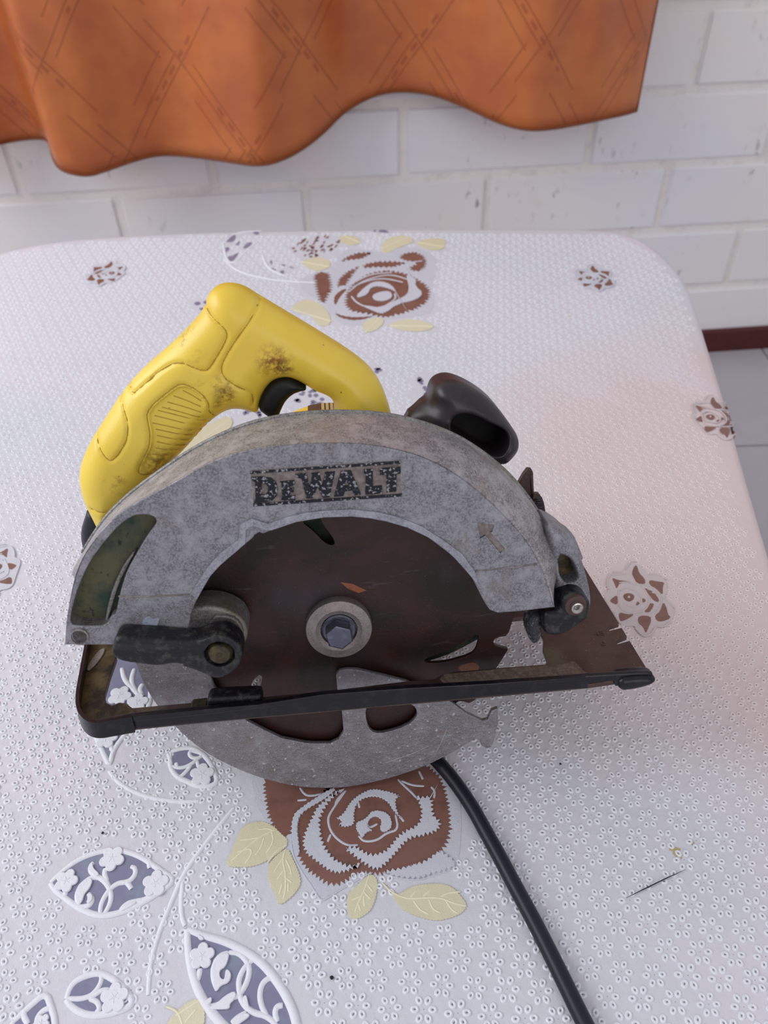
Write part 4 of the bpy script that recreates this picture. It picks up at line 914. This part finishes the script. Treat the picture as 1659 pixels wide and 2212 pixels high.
rimi = [(1036, 1270), (1020, 1249), (1000, 1225), (977, 1201), (950, 1178), (923, 1160), (880, 1140), (836, 1127), (800, 1120), (760, 1116), (700, 1118), (640, 1128), (587, 1146), (575, 1146), (545, 1137), (532, 1145), (530, 1175), (476, 1221), (455, 1244), (439, 1271), (424, 1298)]
plate('guard_rim', [[P(*q, GF+.0008)[:2] for q in rimo+rimi]], GF-.0005, GF+.0009, M_RIM, saw, .0003)['label'] = 'brighter raised rim round the blade opening'
for ln_ in (((1027, 1234), (1075, 1229), (1119, 1224), (1160, 1218)), ((256, 1288), (330, 1288), (409, 1285))): tube([P(*q, GF+.0001) for q in ln_], .0004, 6).build('parting_line', M_DIRT, saw, BASE, True)
#, (1075, 1229), (1119, 1224), (1160, 1218))], .0004, 6, acc); tube([P(*q, GF+.0001) for q in ((256, 1288), (330, 1288), (409, 1285))], .0004, 6, acc)
# raised lettering DEWALT between two bars, traced
def lg(pts): return [P(a/3.95+500, b/3.95+950, GF+.0004)[:2] for a, b in pts]
plate('lettering_ground', [lg([(160, 262), (1442, 178), (1448, 470), (190, 560)])], GF-.0002, GF+.00015, M_DIRT, saw, .00005)
plate('lettering_bar', [lg([(158, 270), (1440, 180), (1441, 203), (160, 290)])], GF, GF+.0009, M_PAINT, saw, .0002)
plate('lettering_bar', [lg([(186, 545), (1455, 460), (1456, 482), (188, 568)])], GF, GF+.0009, M_PAINT, saw, .0002)
letters = [[[(166, 318), (280, 312), (345, 325), (385, 370), (397, 420), (388, 475), (350, 515), (290, 530), (192, 537), (206, 500), (202, 360), (184, 350)], [(256, 372), (262, 470), (290, 465), (312, 440), (315, 405), (296, 376)]],
           [[(412, 355), (536, 345), (538, 390), (500, 392), (500, 412), (532, 410), (534, 445), (502, 447), (503, 478), (545, 472), (548, 512), (424, 520), (432, 490), (428, 380)]],
           [[(545, 290), (640, 284), (668, 400), (690, 300), (680, 282), (752, 276), (775, 390), (800, 290), (795, 276), (885, 268), (838, 488), (782, 492), (735, 400), (695, 496), (640, 500), (598, 330), (560, 320)]],
           [[(935, 264), (1020, 258), (1105, 466), (1050, 470), (1030, 430), (970, 436), (955, 478), (874, 484)], [(975, 345), (965, 392), (1010, 388)]],
           [[(1128, 252), (1206, 246), (1208, 400), (1236, 392), (1284, 388), (1286, 456), (1142, 466), (1146, 290), (1130, 285)]],
           [[(1262, 242), (1443, 230), (1445, 285), (1408, 290), (1405, 440), (1325, 448), (1322, 295), (1268, 302)]]]
for L_ in letters: plate('raised_letter', [lg(q) for q in L_], GF, GF+.0011, M_PAINT, saw, .00025)
c_ = lg([(1462, 410)])[0]; tube([(c_[0]+.0013*math.cos(t), c_[1]+.0013*math.sin(t), GF+.0001) for t in np.linspace(0, 6.283, 20)], .00018, 5).build('letter_ring', M_DIRT, saw, BASE, True)
# back plate of the guard behind the blade
bp = [(-.085, -.02), (-.09, .02), (-.07, .065), (-.035, .09), (.01, .098), (.05, .085), (.08, .055), (.095, .02), (.095, -.012), (.068, -.028), (.05, -.036), (.02, -.04), (-.03, -.03)]
plate('gear_case', [smooth_poly(np.array(bp)*R_GUARD/.1, 2)], -.024, -.019, M_GRIME, saw, .001)
# --- casting lug and pivot on the right
lug_o = px_poly([(1176, 1128), (1215, 1145), (1243, 1172), (1262, 1225), (1276, 1285), (1273, 1320), (1245, 1348), (1204, 1325), (1196, 1250), (1184, 1190)], .010, sm=1)
lug_i = px_poly([(1200, 1189), (1228, 1199), (1238, 1216), (1247, 1250), (1208, 1254)], .010, sm=1)
x, y, z, X, Y = grid([lug_o], .0008, -.014, .0135)
Fl = slab(sd_poly(lug_o, X, Y), z, -.012, .0135, .004); Fl = smax(Fl, -slab(sd_poly(lug_i, X, Y), z, .004, .03, .001), .0015)
sdf_obj('hinge_lug', Fl, x, y, z, M_CAST, saw)['label'] = 'grey cast lug at the front of the guard'
plate('lug_recess', [cen_scale(lug_i, .98)], .0042, .0052, M_ARM, saw, .0002)
plate('lug_flange', [px_poly([(1172, 1116), (1205, 1132), (1238, 1153), (1250, 1180), (1262, 1212), (1240, 1200), (1190, 1160)], -.008, sm=1)], -.016, -.006, M_CAST, saw, .002)
K4 = dict(sc=4.608, ox=1080, oy=1240)
pk = px_poly([(585, 340), (600, 205), (680, 160), (770, 155), (840, 190), (882, 255), (878, 330), (860, 395), (820, 430), (640, 555), (560, 578), (480, 575), (425, 560), (410, 470), (420, 355), (500, 340)], .019, sm=1, **K4)
x, y, z, X, Y = grid([pk], .0008, .006, .028); sdf_obj('pivot_arm', slab(sd_poly(pk, X, Y), z, .007, .0235, .003), x, y, z, M_LEVER, saw)['label'] = 'black pivot arm at the front of the saw'
pc = np.array(P(750/4.608+1080, 308/4.608+1240, .0235)[:2])
lathe([(.0052, .022), (.0052, .0245), (.0036, .0247)], pc, 28).build('pivot_washer', M_SHOE, saw, BASE, 40)
lathe([(.0026, .0246), (.0028, .0268), (.0022, .0270), (.0013, .0262), (.0012, .0248)], pc, 24).build('pivot_pin', M_CHROME, saw, BASE, 40)
sp = px_poly([(330, 350), (418, 350), (412, 480), (402, 600), (330, 672), (290, 645), (250, 540), (262, 430)], .012, sm=1, **K4)
moulded('rubber_stop', sp, .003, .018, .005, M_SILVER, saw, .0007)['label'] = 'scuffed silvery rubber stop'
# --- blade, washer and bolt
RB = .092; N_T = 24; bl = []
for k in range(N_T):
    t0 = 2*math.pi*k/N_T-.53; dt = 2*math.pi/N_T
    tl = []
    for ft, fr in ((0, 1.0), (.10, .996), (.55, .978), (.66, .965), (.70, .928), (.76, .905), (.84, .900), (.92, .912), (.96, .94), (.985, .998)):
        t = t0-dt*ft; tl.append((RB*fr*math.cos(t), RB*fr*math.sin(t)))
    bl += tl[::-1]
slots = [px_poly([(655, 1095), (690, 1095), (692, 1121), (700, 1135), (718, 1158), (724, 1172), (716, 1177), (700, 1170), (680, 1148), (650, 1124)], -.006, sm=1),
         px_poly([(558, 1455), (567, 1459), (565, 1473), (558, 1494), (552, 1512), (532, 1514), (543, 1473)], -.006, sm=1),
         px_poly([(465, 545), (520, 515), (620, 485), (680, 445), (733, 412), (738, 440), (725, 490), (700, 515), (600, 545), (520, 555)], -.006, 2.212, 700, 1180, 1)]
blade_o = plate('saw_blade', [bl]+slots, -.0073, -.0050, M_BLADE, saw, .0002); blade_o['label'] = 'circular saw blade with a dark brown reflection put into its colour'
plate('paint_streak', [px_poly([(735, 1257), (762, 1261), (792, 1275), (775, 1281), (752, 1272)], -.005, sm=0)], -.0051, -.0048, M_OR, saw, .0001)['label'] = 'orange paint streak on the blade'
lathe([(.0168, -.005), (.0170, -.0015), (.0166, 0), (.0118, .0012), (.0110, .0006), (.0094, .0002), (.0090, -.0016), (.001, -.0016)], (0, 0), 56).build('arbor_washer', M_WASH, saw, BASE, 30)['label'] = 'pale dished steel washer'
lathe([(.0088, -.0017), (.0088, 0), (.0080, .0008), (.001, .0008)], (0, 0), 40).build('bolt_flange', M_BOLT, saw, BASE, 30)
hexp = [(.0072*math.cos(math.pi/6+k*math.pi/3+.15), .0072*math.sin(math.pi/6+k*math.pi/3+.15)) for k in range(6)]
plate('arbor_bolt', [hexp], .0005, .0075, M_BOLT, saw, .0008, seg=3)['label'] = 'hexagonal steel blade bolt'
plate('rust_patch', [px_poly([(986, 1442), (1004, 1433), (1026, 1430), (1037, 1440), (1030, 1451), (1004, 1455)], -.005, sm=1)], -.0051, -.0048, M_RUST, saw, .0001)
plate('paint_chip', [px_poly([(310, 1338), (322, 1330), (331, 1338), (345, 1333), (341, 1349), (334, 1362), (318, 1364), (306, 1352)], GF, sm=1)], GF-.0002, GF+.0003, M_CHIP, saw, .0001)['label'] = 'pale blue paint chip on the guard above the lever'
# --- lower guard
low_out = [(285, 1402), (292.7, 1432.7), (310, 1478), (335.7, 1521), (381, 1574.4), (442, 1626), (508, 1660.5), (573.7, 1684.5), (639.5, 1700), (697.7, 1703.5), (756, 1701), (832, 1684.6), (908, 1660.5), (971, 1630), (1027, 1596)]
hook = [(1036, 1600), (1040, 1611), (1052, 1617), (1062, 1614), (1070, 1592), (1077, 1559), (1075, 1530), (1062, 1535), (1053, 1555), (1042, 1557), (1009, 1541.5), (974, 1516), (877.5, 1472), (832, 1460.5), (771, 1446.6), (748, 1446), (734, 1449), (726, 1458), (728, 1488), (738, 1536), (742, 1580), (731, 1597), (713, 1606), (680, 1606.5), (660, 1605), (609, 1595), (571, 1577), (533, 1557), (500, 1528), (472, 1496), (462, 1481), (452, 1453), (445, 1425), (440, 1400)]
lo_s = smooth_poly([P(*q, 0)[:2] for q in low_out], 2, False)
hole2 = px_poly([(790, 1534), (791, 1554), (797, 1574), (809, 1584), (832, 1583), (877, 1569), (899, 1551), (901, 1536), (893, 1524), (860, 1510), (800, 1512)], 0, sm=1)
outl = list(lo_s)+[P(*q, 0)[:2] for q in hook]
plate('lower_guard', [outl, hole2], -.0025, 0, M_LOWER, saw, .0005)['label'] = 'pitted grey crescent-shaped lower guard'
V = []; n_ = len(lo_s)
for q in lo_s:
    e = unit(q)
    for k, nn_ in ((0, -.0006), (0, -GUARD_DEPTH), (-.0022, -GUARD_DEPTH), (-.0022, -.0012)): V.append((q[0]+e[0]*k, q[1]+e[1]*k, nn_))
Acc().add(V, [(i*4+k, i*4+(k+1) % 4, (i+1)*4+(k+1) % 4, (i+1)*4+k) for i in range(n_-1) for k in range(4)]+[(0, 1, 2, 3), tuple((n_-1)*4+k for k in range(4))]).build('guard_wall', M_LOWER, saw, BASE, 40)
for ln in ([(966, 1574), (955, 1600), (943, 1624)], [(925, 1612), (890, 1628), (833, 1648)], [(705, 1666), (708, 1690)]): tube([P(a_, b_, .00003) for a_, b_ in ln], .00022, 5).build('scratch', M_CHROME, saw, BASE)
# --- boss and depth lever on the left
plate('lever_boss', [px_poly([(395, 1318), (440, 1309), (478, 1313), (508, 1325), (528, 1342), (536, 1365), (533, 1385), (520, 1402), (470, 1415), (395, 1400)], .014, sm=1)], -.003, .014, M_CAST_DARK, saw, .0018, seg=3)['label'] = 'grimy cast boss behind the lever'
plate('boss_step', [px_poly([(453, 1328), (500, 1330), (520, 1345), (528, 1370), (518, 1390), (450, 1390)], .0155, sm=1)], .010, .0158, M_CAST_DARK, saw, .001)
K5 = dict(sc=3.858, ox=130, oy=1280)
lv = px_poly([(448, 430), (468, 345), (500, 318), (760, 325), (960, 345), (1020, 352), (1290, 332), (1360, 312), (1440, 342), (1500, 400), (1512, 480), (1485, 560), (1425, 630), (1340, 668), (1270, 660), (1200, 625), (1100, 585), (1000, 557), (940, 557), (820, 578), (700, 562), (560, 545), (480, 518), (445, 475)], .028, sm=1, **K5)
lc = np.array(P(1330/3.858+130, 515/3.858+1280, .034)[:2])
x, y, z, X, Y = grid([lv], .0007, .0185, .0365)
Fv = slab(sd_poly(lv, X, Y), z, .020, .0345, .0035)
Fv = smin(Fv, slab(np.sqrt((X-lc[0])**2+(Y-lc[1])**2)-.0100, z, .020, .0355, .002), .003)
Fv = smax(Fv, -slab(np.sqrt((X-lc[0])**2+(Y-lc[1])**2)-.0066, z, .0315, .05, .0008), .0008)
ridgeline = [P(a_/3.858+130, b_/3.858+1280, .034)[:2] for a_, b_ in ((520, 420), (700, 450), (820, 465), (940, 430), (1030, 390), (1200, 390))]
Fv = Fv+(.0022*np.clip((-(d_line(ridgeline, X, Y))+.0035)/.0035, 0, 1)*0)[:, :, None]
dp = np.array(P(1115/3.858+130, 520/3.858+1280, .034)[:2]); Fv = smax(Fv, -slab(np.sqrt(((X-dp[0])/1.5)**2+(Y-dp[1])**2)-.0028, z, .0335, .05, .001), .002)
upper = sd_poly([P(a_/3.858+130, b_/3.858+1280, .034)[:2] for a_, b_ in ((400, 250), (400, 440), (700, 450), (830, 455), (960, 415), (1040, 350), (1040, 250))], X, Y)
zt = .0345-.0030*np.clip((upper+.002)/.006, 0, 1)*(X < dp[0]-.006)
Fv = smax(Fv, z[None, None, :]-zt[:, :, None]-.0012*0, .001)
sdf_obj('depth_lever', Fv, x, y, z, M_LEVER, saw)['label'] = 'scuffed black lever pointing left from its bolt'
lathe([(.0060, .029), (.0060, .0325), (.0046, .0345), (.0018, .0352), (.001, .0346)], lc, 32).build('lever_bolt', M_ARM, saw, BASE, 35)
# --- shoe (base plate)
US = -.0312
def sp_(pts, u=US): return [(lambda r: (r[0], r[2]))(PU(a_, b_, u)) for a_, b_ in pts]
fr = sp_([(1406, 1458)])[0]; fc = sp_([(1273, 1242)])[0]; ed = np.array(fc)-np.array(fr); ed = ed/abs(ed[1]); NB = -.112
far_r = np.array(fr)+ed*(fr[1]-NB)
n1 = sp_([(1336, 1346), (1313, 1354), (1317, 1362), (1342, 1356)]); n2 = sp_([(1350, 1374), (1330, 1384), (1334, 1391), (1357, 1384)])
def on_edge(q): return tuple(np.array(fr)+ed*(fr[1]-q[1]))
n1[0] = on_edge(n1[0]); n1[3] = on_edge(n1[3]); n2[0] = on_edge(n2[0]); n2[3] = on_edge(n2[3])
left = sp_([(186, 1402), (176, 1459), (167, 1512), (168, 1545), (180, 1564), (203, 1574), (230, 1574)])
l_back = (left[0][0]-.008, NB)
front_n = sp_([(700, 1533)])[0][1]
outer = [tuple(far_r), tuple(fr), (fr[0]-.01, fr[1]), sp_([(1080, 1500)])[0], sp_([(700, 1533)])[0], sp_([(400, 1560)])[0]]
outer = [tuple(far_r)]+n1+n2+[tuple(fr)]+[sp_([(1270, 1478)])[0], sp_([(1080, 1495)])[0], sp_([(700, 1529)])[0], sp_([(400, 1556)])[0]]+left[::-1]+[l_back]
slot_f = sp_([(1179, 1435), (1110, 1440), (980, 1451), (953, 1458), (940, 1466), (876, 1471.6), (727, 1490), (572, 1505), (449, 1514.6), (300, 1528), (286, 1529), (272, 1519), (258, 1517), (242, 1523), (230, 1518), (226, 1502), (238, 1460), (252, 1420)])
rr_ = sp_([(1174, 1378), (1172, 1400), (1181, 1425)])
sb = -.046
slot = [(rr_[0][0], sb)]+rr_+slot_f+[(slot_f[-1][0]-.002, sb)]
shoe = plate('shoe', [outer, slot], US-.0028, US, M_SHOE, saw, .0003, axis='u'); shoe['label'] = 'brown grimy steel base plate'
# black front flange with groove
fl_b = [(197, 1579), (218, 1582), (400, 1566), (700, 1538), (1080, 1503), (1270, 1487), (1272, 1477), (1326, 1471), (1330, 1483), (1365, 1479), (1400, 1470), (1411, 1462), (1410, 1455), (1400, 1453)]
fl_t = [(1369, 1454.5), (1270, 1460), (1062, 1476), (880, 1486), (700, 1499), (557, 1521), (454, 1530), (285, 1547), (203, 1561)]
FN = .0215
plate('flange', [[P(*q, FN)[:2] for q in fl_b+fl_t]], FN-.0030, FN, M_FLANGE, saw, .0007)['label'] = 'black painted front flange of the base plate'
up_b = [(203, 1568), (454, 1543), (700, 1514), (1062, 1484), (1265, 1470)]
up_t = [(1265, 1461.5), (1062, 1477), (880, 1487), (700, 1500), (557, 1522), (454, 1531), (285, 1548), (206, 1562)]
plate('flange_lip', [[P(*q, FN+.0008)[:2] for q in up_b+up_t]], FN-.0005, FN+.0008, M_FLANGE, saw, .0004)
cb = [(1330, 1458), (1369, 1452), (1409, 1453), (1412, 1462), (1398, 1472), (1362, 1481), (1332, 1484)]
moulded('flange_corner', px_poly(cb, .019, sm=1), .012, .024, .003, M_FLANGE, saw, .0007)
# rim round the left arm
arm_top = US+.0065
pth = [(285, 1546), (240, 1554), (206, 1560), (183, 1552), (168, 1530), (166, 1500), (175, 1450), (184, 1402)]
pp_ = smooth_poly([(lambda r: (r[0], r[2]))(PU(a_, b_, arm_top)) for a_, b_ in pth], 2, False); e_ = pp_[-1]-pp_[-2]
pp_ = np.concatenate([pp_, [np.array([l_back[0], NB+.002])]])
tg_ = np.gradient(pp_, axis=0); tg_ /= np.linalg.norm(tg_, axis=1)[:, None]; nn_ = np.stack([-tg_[:, 1], tg_[:, 0]], 1)*.0009
V = []
for q, w_ in zip(pp_, nn_):
    for s_, u_ in ((-1, US-.003), (1, US-.003), (1, arm_top), (-1, arm_top)): V.append((q[0]+w_[0]*s_, u_, q[1]+w_[1]*s_))
Acc().add(V, [(i*4+k, i*4+(k+1) % 4, (i+1)*4+(k+1) % 4, (i+1)*4+k) for i in range(len(pp_)-1) for k in range(4)]+[(0, 1, 2, 3), tuple((len(pp_)-1)*4+k for k in range(4))]).build('shoe_rim', M_FLANGE, saw, BASE, 40)
ap = [(286, 1531), (272, 1521), (258, 1519), (242, 1525), (229, 1520), (225, 1503), (237, 1460), (250, 1420)]
arm = sp_([(300, 1545), (230, 1556), (205, 1560), (185, 1553), (172, 1530), (171, 1500), (180, 1450), (188, 1402)], US+.001)+[(l_back[0]+.003, -.075), (sp_(ap[-1:], US+.001)[0][0]-.004, -.075)]+sp_(ap, US+.001)[::-1]
plate('shoe_arm', [arm], US-.0002, US+.001, M_ARM, saw, .0003, axis='u')['label'] = 'olive grimy rear arm of the base plate'
oc = PU(208, 1424, US+.0012); ov = [(oc[0]+.0024*math.cos(t)-.16*.0105*math.sin(t), oc[2]+.0105*math.sin(t)) for t in np.linspace(0, 6.283, 25)[:-1]]
plate('rivet', [ov], US+.001, US+.0017, M_CAST_DARK, saw, .0003, axis='u')['label'] = 'dull silver oval spot'
# black clip standing on the flange
moulded('flange_clip', px_poly([(447, 1527), (449, 1503), (458, 1497), (520, 1494), (562, 1492), (567, 1497), (569, 1518), (566, 1521), (520, 1525)], .014, sm=1), .008, .0178, .0022, M_LEVER, saw, .0007)['label'] = 'blue black clip on the flange'
plate('clip_tab', [px_poly([(412, 1524), (416, 1520), (446, 1517), (446, 1529), (412, 1532)], .014, sm=0)], .010, .0175, M_ARM, saw, .0006)
# sawdust ledge along the slot and stamped marks on the shoe
dust = Mat('sawdust_crust', .8); dust.col(dust.mix(dust.ramp(dust.noise(500, 4), .4, .65), lin((94, 76, 66)), lin((126, 108, 92)))); dust.bump(dust.noise(900, 4), .8, .001)
plate('sawdust', [sp_([(950, 1466), (960, 1456), (1075, 1445), (1180, 1437), (1190, 1440), (1240, 1428), (1262, 1450), (1278, 1458), (1180, 1462), (1060, 1472), (960, 1478)], US+.0004)], US-.0001, US+.0004, dust.m, saw, .0001, axis='u')['label'] = 'pale sawdust crust beside the slot'
def stamp(txt, px, py, size):
    cu = bpy.data.curves.new('stamp', 'FONT'); cu.body = txt; cu.size = size; cu.extrude = .0002; cu.align_x = 'CENTER'; cu.align_y = 'CENTER'
    ob = bpy.data.objects.new('t', cu); me = bpy.data.meshes.new_from_object(ob); v = np.array([q.co[:] for q in me.vertices]); f = [tuple(p.vertices) for p in me.polygons]
    bpy.data.objects.remove(ob); c = PU(px, py, US); v = np.stack([c[0]+v[:, 0], US+.0001+v[:, 2], c[2]-v[:, 1]], 1); Acc().add(v, f).build('stamped_mark', M_SHOE, saw, BASE)
stamp('45', 1295, 1369, .006); stamp('0', 1303, 1391, .006)
# --- cord: from the rear handle down behind the saw, under it and out to the front
def toW(p): p = np.array(p); return hubW+p[0]*LW+p[1]*UW+p[2]*nW
def toS(wp): d = np.array(wp)-hubW; return np.array([d@LW, d@UW, d@nW])
RC = .0040
cw = [toW(P(215, 1110, -.058)), toW(P(198, 1162, -.062)), T(205, 1240, .05), T(235, 1300, .02)]
b_ = T(940, 1655, RC)
pts_w = [cw[0], cw[1], np.array([-.165, .315, TABLE_Z+.055]), np.array([-.175, .345, TABLE_Z+.012]), np.array([-.14, .375, TABLE_Z+RC+.001]), np.array([-.07, .33, TABLE_Z+RC+.001]), np.array([-.02, .275, TABLE_Z+RC+.001])]
pts_w += [T(x_, y_, RC)+np.array([0, 0, .0007]) for x_, y_ in ((930, 1630), (962, 1664), (990, 1700), (1022, 1748), (1050, 1800), (1078, 1850), (1104, 1900), (1131, 1950), (1158, 2000), (1208, 2100), (1262, 2212), (1325, 2330))]
pts_w += [np.array(q) for q in ((.095, -.06, TABLE_Z+RC+.0007), (.10, -.18, TABLE_Z+RC+.0007), (.10, -.27, TABLE_Z+RC+.001), (.10, -.300, TABLE_Z+.004), (.10, -.312, TABLE_Z-.02), (.10, -.318, TABLE_Z-.1), (.11, -.325, .3), (.12, -.34, .05), (.15, -.38, .006), (.3, -.5, .006), (.5, -.7, .006))]
cs_ = smooth_poly([toS(q) for q in pts_w], 3, False)
tube(cs_, RC, 16).build('power_cord', M_CORD, saw, BASE, True)['label'] = 'black power cord running out to the front'
g = [toS(q) for q in (pts_w[0], pts_w[1], pts_w[1]*.65+pts_w[2]*.35)]; tube(smooth_poly(g, 2, False), [.0075, .0073, .0070, .0067, .0065, .0062, .006, .0056][:len(smooth_poly(g, 2, False))] if len(smooth_poly(g, 2, False)) <= 8 else .0066, 14).build('cord_guard', M_CORD, saw, BASE, True)
print('objects', len(bpy.data.objects), 'blossoms', len(pts))
